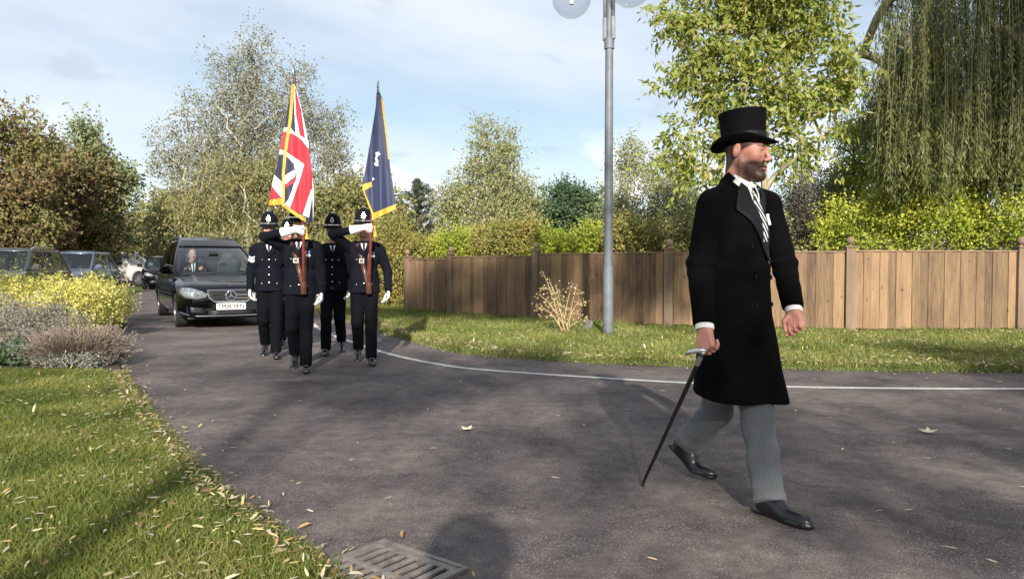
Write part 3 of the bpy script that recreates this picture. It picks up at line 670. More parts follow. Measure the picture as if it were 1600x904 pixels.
L_gold = leafmat('leaf_gold', [(.36, .36, .08), (.56, .52, .13), (.68, .63, .22), (.36, .40, .10)], .35, patch=.3, pscale=1.5)
L_grey = leafmat('leaf_grey', [(.13, .13, .10), (.21, .20, .17), (.28, .26, .22), (.20, .16, .13)], .2, patch=.4, pscale=3)
L_mon = leafmat('leaf_araucaria', [(.03, .05, .028), (.05, .075, .04), (.07, .10, .055)], .1)

# --- far background
FT = 'trees beyond the car park'
tree('olive_tree', 'hazy olive tree at the far end of the car park', 'tree', 245, 62, (245, 325), [(225, 372, 40, 42), (270, 352, 42, 50), (250, 395, 60, 20), (195, 385, 25, 28)], L_olive, barkg, n=150, cs=1.6, twigs=20, per=8, L=.28, W=.18, seed=3, r0=.3, group=FT)
tree('olive_tree', 'wide olive bush-like tree filling the gap behind the hearse roof', 'tree', 335, 46, (340, 300), [(330, 340, 75, 55), (395, 325, 60, 60), (285, 350, 45, 45), (340, 385, 120, 25)], L_olive, barkg, n=300, cs=1.2, twigs=22, per=8, L=.2, W=.12, droop=.4, seed=4, r0=.3, group=FT)
tree('olive_tree', 'olive green tree behind the two right-hand officers', 'tree', 545, 31, (545, 280), [(520, 345, 45, 55), (560, 330, 40, 55), (585, 355, 40, 50), (550, 395, 70, 40)], L_olive, barkg, n=200, cs=1.0, twigs=20, per=8, L=.16, W=.10, droop=.3, seed=5, r0=.25, group=FT)
tree('conifer', 'slim upright conifer peak rising between the two flags', 'tree', 542, 44, (541, 262), [(541, 320, 13, 50), (541, 280, 5, 20)], L_olive, barkg, n=40, cs=.6, twigs=18, per=7, L=.14, W=.08, seed=6, r0=.15)
tree('sage_tree', 'pale green tree rising behind the copper-brown trees at far left', 'tree', 150, 37.5, (142, 200), [(138, 205, 16, 20), (150, 250, 26, 32), (178, 290, 22, 36), (172, 345, 30, 40), (195, 280, 12, 18)], L_pale, barkm, n=170, cs=.75, twigs=14, per=7, L=.17, W=.11, seed=7, r0=.3, flat=.9)
tree('copper_tree', 'copper-brown leafy tree at the left edge behind the cars', 'tree', 10, 31, (10, 200), [(5, 222, 60, 48), (-60, 280, 90, 90), (40, 300, 80, 60), (0, 360, 120, 40), (-160, 300, 80, 110)], L_beech, barkm, n=380, cs=.85, twigs=22, per=8, L=.15, W=.10, seed=8, r0=.3, group='copper trees')
tree('copper_tree', 'copper-brown and green tree right of the leftmost tree, above the parked cars', 'tree', 125, 36, (120, 260), [(80, 258, 40, 36), (122, 285, 40, 42), (140, 345, 32, 42), (95, 355, 70, 40), (60, 310, 46, 46), (168, 378, 18, 20)], L_beech, barkm, n=320, cs=.85, twigs=22, per=8, L=.16, W=.10, seed=9, r0=.3, group='copper trees')
tree('poplar_tree', 'tall airy pale poplar behind the flags, sky showing through', 'tree', 405, 36, (400, 70), [(400, 75, 26, 34), (392, 130, 68, 52), (390, 200, 112, 70), (385, 265, 128, 60), (470, 130, 24, 40), (500, 200, 44, 50), (275, 240, 42, 50), (520, 255, 30, 55), (340, 100, 18, 18)],
     L_poplar, barkp, n=760, cs=.62, twigs=9, per=7, tl=1.0, L=.105, W=.075, seed=10, r0=.26, bias=.42, thick=.55, jit=.06, sag=.02, horiz=1.0, steps=5)
tree('weeping_tree', 'olive weeping tree with pale branches standing before the tall poplar', 'tree', 385, 33, (385, 240), [(385, 290, 85, 65), (320, 330, 70, 45), (450, 330, 60, 50), (380, 360, 120, 40), (440, 260, 30, 35)],
     L_olive, barkp, n=330, cs=.65, twigs=12, per=7, tl=1.0, L=.13, W=.055, seed=11, r0=.2, droop=.7, thick=.5, horiz=.9)
# --- araucaria
ar = P(653, 450, 46); arb = np.array([ar[0], ar[1], .3]); ao = thing('monkey_puzzle_tree', 'dark spiky monkey puzzle tree standing alone against the cloud', 'tree', arb)
rg = np.random.default_rng(21); Ht = P(653, 284, 46)[2]-arb[2]; MB().tube([(0, 0, 0), (0, 0, Ht*.5), (0, 0, Ht)], [.2, .13, .04], 8).build('trunk', barkm, ao, smooth=True)
cl = []; brs = MB()
for lv in range(13):
    f_ = lv/12; z0 = Ht*(.22+.78*f_); rr = 2.3*(1-f_)**.62*(.7+.4*min(1, f_*4))+.15
    for k in range(9):
        a = rg.uniform(0, 6.28); pts_ = [np.array([math.cos(a)*rr*u, math.sin(a)*rr*u, z0+.55*u*u*rr-.18*u+.0]) for u in np.linspace(0, 1, 7)]
        brs.tube([tuple(p) for p in pts_], .03, 4); cl += [pts_[q]*(1-s_)+pts_[q+1]*s_ for q in range(6) for s_ in (0, .5)]
brs.build('branches', barkm, ao); cl = np.array(cl); V, F = foliage(cl, np.full(len(cl), .2), rg, twigs=6, per=3, tl=.55, L=.11, W=.045, jit=.015); obj('crown', mesh_np('crown', V, F), L_mon, ao)
# --- far woodland closing the horizon
rg = np.random.default_rng(77); xs_ = rg.uniform(-95, 70, 2600); cl = np.stack([xs_, 84+rg.uniform(-3, 3, 2600)+.1*np.abs(xs_), .5+rg.uniform(0, 1, 2600)*(4.6+1.1*np.sin(xs_*.35)+.8*np.sin(xs_*.9+1))], 1)
V, F = foliage(cl, np.full(2600, 1.5), rg, twigs=8, per=5, L=.5, W=.34, flat=.6); tag(obj('distant_woodland', mesh_np('distant_woodland', V, F), L_olive), 'far belt of olive woodland closing the horizon behind everything', 'woodland', kind='stuff')
# --- middle distance behind the fence
tree('dark_round_tree', 'dense dark green round tree between the birch and the lamp post', 'tree', 885, 38, (885, 320), [(885, 335, 50, 42), (860, 365, 30, 35), (912, 365, 28, 35)], L_dark, barkm, n=260, cs=.62, twigs=20, per=7, L=.13, W=.10, seed=12, r0=.25, bias=.3, flat=.8)
tree('birch_tree', 'slender silver birch with white branches in the middle of the skyline', 'tree', 775, 26, (765, 215), [(752, 205, 15, 24), (790, 225, 22, 25), (765, 270, 52, 55), (768, 330, 76, 55), (712, 320, 28, 40), (815, 310, 26, 45)],
     L_birch, barkp, n=520, cs=.42, twigs=10, per=6, tl=1.0, L=.08, W=.055, seed=13, r0=.13, droop=.35, bias=.42, thick=.6, horiz=1.0, jit=.04, group='birches beyond the fence')
tree('birch_tree', 'bushy pale birch with many upright stems right of the lamp post', 'tree', 1010, 26, (1000, 235), [(985, 255, 30, 40), (1030, 290, 50, 55), (970, 320, 32, 45), (1060, 330, 50, 50), (1010, 350, 70, 40)],
     L_birch, barkp, n=420, cs=.45, twigs=10, per=6, tl=1.0, L=.085, W=.05, seed=14, r0=.12, droop=.2, bias=.5, thick=.6, horiz=1.3, group='birches beyond the fence')
SH = 'shrubs growing behind the fence'
for i, (bx, d, lob, lm, lab, sd) in enumerate([
    (655, 24, [(655, 392, 28, 14), (640, 398, 26, 16)], L_autumn, 'yellowing brown shrub behind the leftmost fence panels, under the monkey puzzle', 31),
    (715, 23, [(712, 385, 34, 18), (740, 390, 35, 16)], L_yellow, 'yellow-green shrub behind the fence left of the birch trunk', 32),
    (790, 22, [(780, 378, 45, 22), (815, 372, 30, 28)], L_autumn, 'autumn-tinted shrub behind the fence at the foot of the birch', 33),
    (855, 22, [(850, 388, 36, 16), (880, 394, 30, 10)], L_yellow, 'low yellow-green shrub behind the fence under the dark round tree', 34),
    (930, 21, [(925, 380, 26, 20), (945, 388, 34, 16)], L_yellow, 'upright yellow-green shrub behind the fence at the lamp post', 35),
    (1000, 20, [(990, 372, 40, 26), (1040, 380, 40, 22)], L_autumn, 'mixed green and brown shrub behind the fence right of the lamp post', 36),
    (1110, 19.5, [(1100, 350, 50, 45), (1170, 360, 50, 40), (1050, 372, 30, 25)], L_birch, 'grey-green bush behind the fence hidden partly by the walking man', 37),
    (1335, 18.0, [(1330, 350, 44, 42), (1380, 345, 45, 46), (1310, 375, 30, 20)], L_yellow, 'bright yellow-green bush behind the fence post right of the walking man', 41),
    (1465, 17.5, [(1450, 335, 55, 50), (1500, 350, 50, 42)], L_yellow, 'bright yellow-green bush behind the fence below the middle of the willow', 42),
    (1580, 17.3, [(1570, 345, 60, 46), (1640, 330, 60, 60)], L_yellow, 'bright yellow-green bush behind the fence at the right edge', 43),
    (1420, 19.0, [(1410, 322, 48, 40)], L_yellow, 'taller yellow-green bush rising behind the front hedge bushes', 44)]):
    tree('shrub', lab, 'shrub', bx, d, (lob[0][0], lob[0][1]), lob, lm, barkm, n=110, cs=.42, twigs=16, per=6, L=.075, W=.048, seed=sd, r0=.05, group=SH, bias=.35, trunkname='stems', crown='foliage', flat=.7)
for i_, (bx, d, lob, lab, sd) in enumerate([(585, 25, [(582, 400, 26, 48), (590, 450, 26, 34), (570, 375, 22, 30)], 'yellow-green hedge shrub seen through the gap beside the right-hand bearer', 141), (535, 29, [(530, 400, 30, 45), (515, 425, 30, 35), (540, 440, 30, 25)], 'olive hedge shrub seen between the two flag bearers', 142), (450, 36, [(455, 400, 40, 30), (480, 420, 40, 30), (430, 410, 30, 30), (410, 395, 30, 30)], 'olive hedge shrub by the drive behind the left-hand officers', 143)]):
    tree('hedge_shrub', lab, 'shrub', bx, d, (lob[0][0], lob[0][1]), lob, L_autumn if i_ == 0 else L_olive, barkm, n=150, cs=.55, twigs=18, per=6, L=.10, W=.06, seed=sd, r0=.05, group='hedge shrubs beside the drive', bias=.4, minz=.15)
tree('purple_shrub', 'dark purple-grey bush between the cherry and the yellow hedge', 'shrub', 1265, 20, (1265, 300), [(1262, 320, 44, 50), (1290, 350, 30, 35), (1240, 350, 30, 40)], L_purple, barkm, n=190, cs=.45, twigs=16, per=6, L=.06, W=.035, seed=45, r0=.06, bias=.35)
tree('tall_shrub', 'tall light green shrub in the gap between cherry and willow', 'shrub', 1335, 21, (1335, 210), [(1335, 215, 26, 40), (1345, 275, 40, 45), (1310, 300, 26, 40)], L_yellow, barkm, n=170, cs=.5, twigs=14, per=6, L=.08, W=.045, seed=46, r0=.07, bias=.5)
tree('hedge_shrub', 'yellow-green hedge shrub at the left end of the fence behind the officers', 'shrub', 620, 21.5, (620, 375), [(618, 400, 20, 45), (622, 450, 18, 40), (600, 440, 16, 45), (610, 360, 16, 22)], L_autumn, barkm, n=130, cs=.4, twigs=18, per=6, L=.075, W=.045, seed=47, r0=.05, bias=.4, minz=.15)
# --- cherry: broad leaves in drooping tiers
tree('cherry_tree', 'bright yellow-green cherry tree with large leaves behind the man in the top hat', 'tree', 1188, 16.2, (1200, 90),
     [(1080, 35, 60, 34), (1180, 30, 90, 50), (1090, 95, 62, 26), (1180, 110, 80, 50), (1280, 60, 70, 60), (1060, 125, 46, 16), (1130, 165, 65, 34), (1250, 170, 70, 50), (1085, 215, 50, 18), (1080, 255, 50, 24), (1170, 225, 60, 40), (1320, 120, 32, 60), (1240, 235, 50, 30), (1150, 275, 50, 20), (1200, -20, 150, 40)],
     L_cherry, barkg, n=320, cs=.46, twigs=8, per=7, tl=1.0, L=.165, W=.070, seed=50, r0=.10, droop=.45, bias=.6, thick=.6, horiz=.9, jit=.05, fold=.35, flat=.6, sag=.08)
# --- willow: long hanging strands
def willow(label, trunk, crown_pts, m, seed, nst, zlow, lam, leafL, group, top):
    rg = np.random.default_rng(seed); base = np.array([trunk[0], trunk[1], 0.]); o = thing('willow_tree', label, 'tree', base, 0, group)
    cl = sample_lobes(crown_pts, 90, rg, .5); A_, par, rad = skeleton(base, np.array(top, float), cl, rg, .38, .2, 5, .05, .5); V, F = tubes(A_, par, rad, base)
    VS = [V]; FS = [F]; nv = len(V)
    s = sample_lobes(crown_pts, nst, rg, .6); n_ = len(s); zl = zlow(s)+rg.normal(0, .18, n_); ln = np.maximum(.6, s[:, 2]-zl); drift = rg.normal(0, .16, (n_, 2))
    K = 40; tt = np.linspace(0, 1, K)
    C_ = np.stack([s[:, None, 0]+drift[:, None, 0]*tt*(1.2-tt)*2+.05*np.sin(tt*7+s[:, :1]*5), s[:, None, 1]+drift[:, None, 1]*tt*(1.2-tt)*2, s[:, None, 2]-ln[:, None]*tt], -1)
    # strand stems: thin ribbons of 3 sides
    st = C_[:, ::5]; Kn = st.shape[1]; rr = .005
    ring = np.array([[1, 0, 0], [-.5, .87, 0], [-.5, -.87, 0]])*rr; Vs = (st[:, :, None]+ring[None, None]).reshape(-1, 3)-base
    i0 = (np.arange(n_)*Kn*3)[:, None, None]+(np.arange(Kn-1)*3)[None, :, None]; k = np.arange(3)[None, None]; k2 = (k+1) % 3
    Fs = np.stack([i0+k, i0+k2, i0+3+k2, i0+3+k], -1).reshape(-1, 4); VS.append(Vs); FS.append(Fs+nv)
    obj('trunk', mesh_np('trunk', np.concatenate(VS), np.concatenate(FS), True), barkg, o)
    reps = lam; pos = np.repeat(C_[:, 2:], reps, 1).reshape(-1, 3); pos = pos+rg.normal(size=pos.shape)*[.035, .035, .04]
    ax = rdir(len(pos), rg)*[.75, .75, .3]; ax[:, 2] -= 1.0; nr = rdir(len(pos), rg)+np.array([0, 0, .3]); Ls = leafL*rg.uniform(.6, 1.25, len(pos))
    V, F = leaf_quads(pos, ax, nr, Ls, Ls*.17, .15); V[:, :] -= base; obj('crown', mesh_np('crown', V, F), m, o); return o
def wpx(px, py, d, rx, ry): 
    c = P(px, py, d); return (c, np.array([rx/FP*d, 1.3, ry/FP*d]))
def zl_(s):
    u = s[:, 0]/s[:, 1]*FP+800; py = np.interp(u, [1330, 1365, 1400, 1440, 1480, 1520, 1560, 1600, 1700], [180, 275, 300, 270, 300, 262, 290, 268, 280]); return CAMZ+(415-py)/FP*s[:, 1]
willow('large dark weeping willow hanging over the hedge at the right', (11.6, 18.5), [wpx(1455, -60, 17, 85, 130), (P(1600, -60, 17), np.array([2.0, 1.5, 2.0])), (P(1700, -40, 17), np.array([1.6, 1.6, 2.2])), wpx(1400, 80, 17.2, 42, 120), wpx(1420, 170, 17.0, 45, 70), wpx(1500, 130, 17.6, 60, 110), wpx(1590, 120, 17, 60, 130)],
       L_willow, 61, 1250, zl_, 3, .15, None, (11.2, 18.2, 7.5))
def zl2(s):
    u = s[:, 0]/s[:, 1]*FP+800; return CAMZ+(415-np.interp(u, [1300, 1400, 1500, 1560, 1700], [60, 60, 150, 100, 120]))/FP*s[:, 1]
# a nearer limb of strands, front light painted into a paler leaf colour
L_willit = leafmat('leaf_willow_lit', [(.12, .15, .06), (.20, .23, .10), (.28, .29, .14), (.34, .26, .08)], .35)
# ------------------------------------------------------------------ trees behind the photographer: they throw the dappled shade
def caster(lab, base, h, crown, n, seed, L=.16, cs=.8, tw=12, per=7, name='shade_tree', m=None):
    top = (base[0], base[1], h); tree(name, lab, 'tree', 0, 0, (0, 0), [], m or L_willow, barkg, n=n, cs=cs, world=(base+(0,), top, [(np.array(c, float), np.array(r_, float)) for c, r_ in crown]), seed=seed, r0=.075, twigs=tw, per=per, L=L, W=L*.5, group='tall trees behind the photographer', bias=.6)
caster('tall shade tree behind the camera, to the left', (-7, -9), 7.5, [((-4.8, -7, 5.6), (2.0, 1.6, .8)), ((-8, -8, 7), (2.4, 2.0, 1.2))], 22, 71, tw=13, cs=1.1)
caster('tall shade tree behind the camera, to the right', (6.5, -8), 8, [((3.6, -7.5, 5.4), (1.9, 1.4, .7)), ((6.8, -6, 6.4), (2.3, 2.0, 1.0)), ((1.6, -9, 6.6), (1.4, 1.2, .5)), ((.6, -10, 8.2), (1.6, 1.0, .6))], 40, 72, tw=26)
caster('very tall tree behind the camera on the far right', (14, -5), 17, [((11.8, -3, 15.6), (3.4, 2.2, 3.2)), ((14.5, -3, 15.5), (3, 2.2, 3))], 80, 73, L=.28, cs=1.2, tw=16)
caster('tall tree behind the camera over the far left', (-12, -6), 11, [((-9, -6, 9.8), (2.4, 1.8, 1.0)), ((-12, -7, 10), (2.4, 2, 1.6))], 44, 74, L=.2, cs=1.0, tw=20)
caster('tall slender tree far behind the camera in the middle', (-1.5, -9), 11.5, [((-1.2, -7, 11.6), (1.5, 1.2, .9)), ((1.0, -7, 11.2), (1.5, 1.2, .8)), ((3.6, -7, 10.8), (1.2, 1, .6)), ((-3.2, -7, 11.7), (1.3, 1.1, .9)), ((-1.0, -8, 7.2), (2.0, 1.0, .5))], 92, 75, L=.18, cs=.9, tw=22)

# ------------------------------------------------------------------ planting bed on the left
def bush(name, lab, X_, Y_, rx, ry, h, lm, n, cs, seed, group, L=.05, W=.03, **k):
    return tree(name, lab, 'shrub', 0, 0, (0, 0), [], lm, barkm, n=n, cs=cs, world=((X_, Y_, .03), (X_, Y_, h*.6), [(np.array([X_, Y_, h*.5]), np.array([rx, ry, h*.42]))]), seed=seed, r0=.03, L=L, W=W, group=group, bias=.3, trunkname='stems', crown='foliage', minz=.08, **k)
GS = 'golden shrubs in the planting bed'
for i, (a, b_, rx, ry, h, lab) in enumerate([(-7.15, 12.2, .50, .8, .90, 'golden yellow shrub nearest the road, at the right end of the bed'), (-8.0, 12.3, .7, .9, .97, 'golden yellow shrub second from the road in the bed'), (-9.0, 13.0, .8, .9, 1.0, 'golden yellow shrub in the middle of the bed below the blue car'),
                                             (-10.1, 12.8, .8, .9, .95, 'golden yellow shrub below the dark off-roader, left of the middle one'), (-8.45, 14.6, .65, 1.0, .9, 'golden yellow shrub at the back of the bed beside the road'), (-9.0, 11.4, .7, .6, .92, 'golden yellow shrub at the left edge behind the grey ones'), (-10.4, 14.8, 1.0, .8, .95, 'golden yellow shrub at the back under the parked cars')]):
    bush('golden_shrub', lab, a, b_, rx, ry, h, L_gold, 170, .25, 80+i, GS, L=.05, W=.03, twigs=12, per=7, upb=1.2, flat=.5)
for i, (a, b_, rx, h, lab) in enumerate([(-6.1, 9.4, .5, .74, 'grey woolly-leaved shrub right behind the lavender clump'), (-7.0, 9.6, .5, .82, 'grey woolly-leaved shrub at the left edge of the bed'), (-5.2, 9.5, .4, .55, 'small grey woolly-leaved shrub at the right behind the lavender clump')][:2]):
    bush('grey_shrub', lab, a, b_, rx, rx, h, L_grey, 90, .2, 90+i, 'grey shrubs in the planting bed', L=.045, W=.012, twigs=14, per=7, upb=1.5)
bush('ground_cover', 'low dark green ground cover plant at the left edge by the lawn', -5.95, 8.75, .45, .3, .22, L_dark, 50, .12, 95, None, L=.05, W=.03, twigs=10, per=5)
# lavender clumps of fine stems
def stems(n, cx, cy, R_, hgt, rg, spread=1.):
    a = rg.uniform(0, 6.28, n); r_ = R_*.35*np.sqrt(rg.uniform(0, 1, n)); b0 = np.stack([cx+r_*np.cos(a), cy+r_*np.sin(a), np.full(n, .04)], 1)
    el = rg.uniform(.05, 1, n)**.7*1.15*spread; d = np.stack([np.cos(a)*np.sin(el), np.sin(a)*np.sin(el), np.cos(el)], 1)+rg.normal(size=(n, 3))*.12
    ln = hgt*(1+.35*el)*rg.uniform(.65, 1.08, n); mid = b0+d*ln[:, None]*.5; tip = b0+d*ln[:, None]; tip[:, 2] -= .08*el*ln; mid[:, 2] += .02; s = rdir(n, rg)*[1, 1, .1]*.0035
    V = np.stack([b0-s, b0+s, mid+s, mid-s, mid-s, mid+s, tip+s*.6, tip-s*.6], 1).reshape(-1, 3); tip_ax = tip-mid; return V, np.arange(n*8).reshape(-1, 4), tip, tip_ax
def lavender(lab, cx, cy, R_, hgt, n, seed, cols, extra=None):
    rg = np.random.default_rng(seed); o = thing('lavender_clump', lab, 'shrub', (cx, cy, 0)); V, F, tip, ta = stems(n, 0, 0, R_, hgt, rg)
    obj('stems', mesh_np('stems', V, F), leafmat('lavender_stem', cols, .2), o)
    k = rg.uniform(0, 1, len(tip)) < .7; ta = ta[k]; tp = tip[k]; pp = np.repeat(tp, 3, 0)-np.repeat(ta/np.linalg.norm(ta, axis=1)[:, None], 3, 0)*np.tile([.05, .025, .0], len(tp))[:, None]
    V, F = leaf_quads(pp, np.repeat(ta, 3, 0)+rdir(len(pp), rg)*.05, rdir(len(pp), rg), np.full(len(pp), .03), np.full(len(pp), .011), .1)
    obj('flower_heads', mesh_np('flower_heads', V, F), leafmat('lavender_head', [(.16, .12, .13), (.26, .20, .19), (.33, .28, .24)], .2), o)
    nl = n; a = rg.uniform(0, 6.28, nl); rr = R_*.95*rg.uniform(0, 1, nl)**.6; pos = np.stack([rr*np.cos(a), rr*np.sin(a), .06+rg.uniform(0, .7, nl)*hgt*(1-.75*rr/R_)], 1)
    V, F = leaf_quads(pos, rdir(nl, rg, .6), rdir(nl, rg), np.full(nl, .055), np.full(nl, .010), .1); obj('foliage', mesh_np('foliage', V, F), leafmat('lavender_leaf', extra or [(.14, .13, .09), (.22, .21, .15), (.3, .29, .23)], .2), o)
lavender('big rounded brown-grey lavender clump at the lawn corner by the road', -5.22, 8.85, .56, .37, 4200, 101, [(.16, .12, .075), (.25, .19, .12), (.33, .27, .18), (.22, .20, .11)])
bush('silver_plant', 'low silvery plant at the foot of the lavender clump', -5.0, 8.47, .34, .14, .16, leafmat('leaf_silver', [(.17, .19, .17), (.26, .28, .25), (.36, .37, .34)], .2), 45, .09, 96, None, L=.04, W=.014, twigs=10, per=5)
# dry rose bush against the fence
c = G(880, 522)[:2]; rg = np.random.default_rng(111)
ro = thing('rose_bush', 'thin dry rose bush with pale seed heads in front of the fence', 'shrub', (c[0], c[1], .03)); mb = MB(); tips = []
for (tx, ty) in [(848, 425), (858, 438), (843, 460), (868, 445), (900, 450), (905, 470), (893, 447), (848, 480), (870, 475), (885, 492), (915, 500), (860, 458), (838, 478)]:
    q = P(tx, ty, c[1]+rg.uniform(-.15, .15))-np.array([c[0], c[1], .03]); s0 = np.array([rg.normal(0, .05), rg.normal(0, .05), 0]); m_ = s0*.5+q*.5+np.array([q[0]*-.15, 0, .1]); pt = [tuple(s0*(1-u)**2+m_*2*u*(1-u)+q*u*u) for u in np.linspace(0, 1, 7)]; mb.tube(pt, list(np.linspace(.013, .005, 7)), 5); tips.append(q)
    for _ in range(3): 
        j = rg.integers(3, 6); e = np.array(pt[j])+rdir(1, rg)[0]*[.2, .1, .12]; mb.tube([pt[j], tuple(e)], [.005, .003], 4); tips.append(e)
mb.build('stems', mat('dry_stem', (.42, .31, .17), .8, var=.3), ro, smooth=True); tips = np.array(tips)
V, F = leaf_quads(np.repeat(tips, 9, 0)+rg.normal(size=(len(tips)*9, 3))*.035, rdir(len(tips)*9, rg), rdir(len(tips)*9, rg), np.full(len(tips)*9, .05), np.full(len(tips)*9, .028), .2)
obj('foliage', mesh_np('foliage', V, F), leafmat('rose_leaf', [(.30, .26, .08), (.55, .42, .2), (.6, .5, .34), (.2, .2, .05)], .3), ro)
# ================================================================== CARS
def paint(name, c, metal=.0, rough=.22): return mat(name, c, rough, metal, .03, 3, coat=(0. if rough < .1 else 1.0))
blackp = paint('car_black', (.002, .002, .003), 0, .035); darkp = paint('car_dark_grey', (.035, .04, .045), .4, .3); bluep = paint('car_blue_grey', (.09, .12, .18), .5, .3)
silvp = paint('car_silver', (.46, .45, .43), .15, .3); whitep = paint('car_white', (.6, .6, .6)); greyp = paint('car_mid_grey', (.22, .23, .24), .2, .3)
chrome = mat('chrome', (.75, .75, .76), .12, 1., .03); rubber = mat('tyre_rubber', (.015, .015, .015), .8, var=.3, vscale=20); trimm = mat('black_trim', (.01, .01, .011), .45)
rimm = mat('rim_metal', (.35, .36, .38), .3, .9, .05); cabin = mat('cabin_dark', (.02, .02, .022), .8, var=.3); seatm = mat('seat_leather', (.05, .05, .055), .6)
wglass = glassmat('car_glass', (.42, .50, .50), .05); wscr = glassmat('windscreen_glass', (.62, .72, .72), .05)
lampglass = mat('headlamp_lens', (.30, .33, .35), .08, .6, .5, 22, coat=1.0); amber = mat('amber_lens', (.6, .25, .03), .3); redl = mat('red_lens', (.35, .01, .01), .25)
platem = mat('plate_white', (.78, .78, .74), .5, var=.02); inkm = mat('plate_ink', (.01, .01, .01), .6)
def interp(x, pts): return float(np.interp(x, [p[0] for p in pts], [p[1] for p in pts]))
def make_car(name, label, loc, yaw, sp, pm, group=None, detail=2, fillm=None):
    L_, W_, H_ = sp['L'], sp['W'], sp['H']; z0 = float(terr(loc[0], loc[1])); o = thing(name, label, 'car', (loc[0], loc[1], z0), yaw, group)
    wr = sp.get('wr', .33); wheels = sp['wheels']; top = sp['top']
    ss = sorted(set([0, .03, .08, .15, .25, .4, .6, .8, 1.0]+[L_-v for v in (0, .04, .12, .25, .45)]+list(np.linspace(1.2, L_-.7, 16))+[w_+q*(wr+.06) for w_ in wheels for q in (-1.001, -.999, -.9, -.7, -.4, 0, .4, .7, .9, .999, 1.001)]))
    V = []; ring = 15; prof = []
    for s in ss:
        hw = W_/2*(1-.20*max(0, 1-s/.55)**2.2-.10*max(0, 1-(L_-s)/.4)**2); zt = interp(s, top); zl = .24
        if s < .1: zl = .26
        for w_ in wheels:
            if abs(s-w_) < wr+.06: zl = max(zl, wr+math.sqrt((wr+.06)**2-(s-w_)**2))
        x = L_/2-s; half = [(1.0*hw*.93, zl), (hw*.985, zl+.14*(zt-zl)), (hw, zl+.45*(zt-zl)), (hw*.985, zl+.74*(zt-zl)), (hw*.94, zt-.05), (hw*.86, zt-.008), (hw*.5, zt+.018)]
        row = [(x, y, z) for y, z in half]+[(x, 0, zt+.026)]+[(x, -y, z) for y, z in half[::-1]]; V += row
    F = [(i*ring+k, i*ring+k+1, (i+1)*ring+k+1, (i+1)*ring+k) for i in range(len(ss)-1) for k in range(ring-1)]
    F += [tuple(range(ring))[::-1], tuple((len(ss)-1)*ring+k for k in range(ring))]
    me = mesh_np('body', V, F, True); me.set_sharp_from_angle(angle=R(35)); body = obj('body', me, pm, o)
    bvh = BVHTree.FromPolygons([tuple(map(float, v)) for v in V], F)
    MB().box((0, 0, .3), (L_-.3, W_-.34, .22)).box((0, 0, .62), (L_-.5, W_-.5, .5)).build('underbody', cabin, o)
    # greenhouse
    zb = sp['belt']; zr = H_; fb, ft, rb, rt = sp['fb'], sp['ft'], sp['rb'], sp['rt']; hb = W_/2-.085; ht = W_/2-sp.get('tumble', .26)
    def xf(t): return L_/2-(fb+(ft-fb)*t**sp.get('fe', .95))
    def xr(t): return L_/2-(rb+(rt-rb)*t**.9)
    def hwf(t): return hb+(ht-hb)*t**sp.get('he', 1.15)
    def zf(t): return zb-.05+(zr-.07-zb+.05)*t
    nt_ = 14; nf = 16; ns = 48; frame = MB(); panes = []
    ts = np.linspace(0, 1, nt_+1)
    def frontp(u, t, s=1): # u -1..1
        h = hwf(t); x = (xf(t) if s > 0 else xr(t)); x += s*(-.11*abs(u)**2.4 if s > 0 else -.06*abs(u)**2.4); return (x, u*h*(1 if s > 0 else .97), zf(t))
    def sidep(v, t, sg):
        a = xf(t)-.11; b2 = xr(t)+.06; h = hwf(t); return (a+(b2-a)*v, sg*h*(1-.03*v**6), zf(t))
    def grid(fn, U, T, isglass, flip, paneid=None):
        Vv = [fn(u, t_) for t_ in T for u in U]; gfr = []; gl = {}
        for j in range(len(T)-1):
            for i in range(len(U)-1):
                f = (j*len(U)+i, j*len(U)+i+1, (j+1)*len(U)+i+1, (j+1)*len(U)+i); f = f[::-1] if flip else f
                pid = isglass((U[i]+U[i+1])/2, (T[j]+T[j+1])/2)
                if pid is None: gfr.append(f)
                else: gl.setdefault(pid, []).append(f)
        frame.add(Vv, gfr)
        for pid, fs in gl.items():
            used = sorted({q for f in fs for q in f}); mp_ = {q: k for k, q in enumerate(used)}; panes.append((pid, [Vv[q] for q in used], [tuple(mp_[q] for q in f) for f in fs]))
    T = list(np.linspace(0, 1, nt_+1)); wsA = sp.get('pill', .93)
    wt0, wt1 = sp.get('wt', (.10, .9)); st0, st1 = sp.get('st', (.14, .86))
    U = sorted(set(list(np.linspace(-1, 1, nf+1))+[-wsA, wsA])); T2 = sorted(set(T+[wt0, wt1, st0, st1]))
    grid(lambda u, t_: frontp(u, t_, 1), U, T2, lambda u, t_: 'windscreen' if abs(u) < wsA and wt0 < t_ < wt1 else None, True)
    grid(lambda u, t_: frontp(u, t_, -1), U, T2, lambda u, t_: 'rear_window' if abs(u) < .88 and .2 < t_ < wt1 else None, False)
    cuts = sp['side']; Vs_ = sorted(set(list(np.linspace(0, 1, 25))+[c for ab in cuts for c in ab]))
    for sg in (1, -1):
        def sg_(v, t_):
            for a_, b_ in cuts:
                if a_ < v < b_ and st0 < t_ < st1: return 'side_window%d' % int(a_*100)
            return None
        grid(lambda v, t_: sidep(v, t_, sg), Vs_, T2, sg_, sg < 0)
    # roof
    nu, nv = 16, 20; Vv = []; 
    for j in range(nv+1):
        v = j/nv
        for i in range(nu+1):
            u = -1+2*i/nu; a = frontp(u, 1, 1); b2 = frontp(u, 1, -1); x = a[0]+(b2[0]-a[0])*v; y = a[1]+(b2[1]-a[1])*v
            dome = (1-abs(u)**3)*(1-abs(2*v-1)**4); Vv.append((x, y, zf(1)+.065*dome+.008))
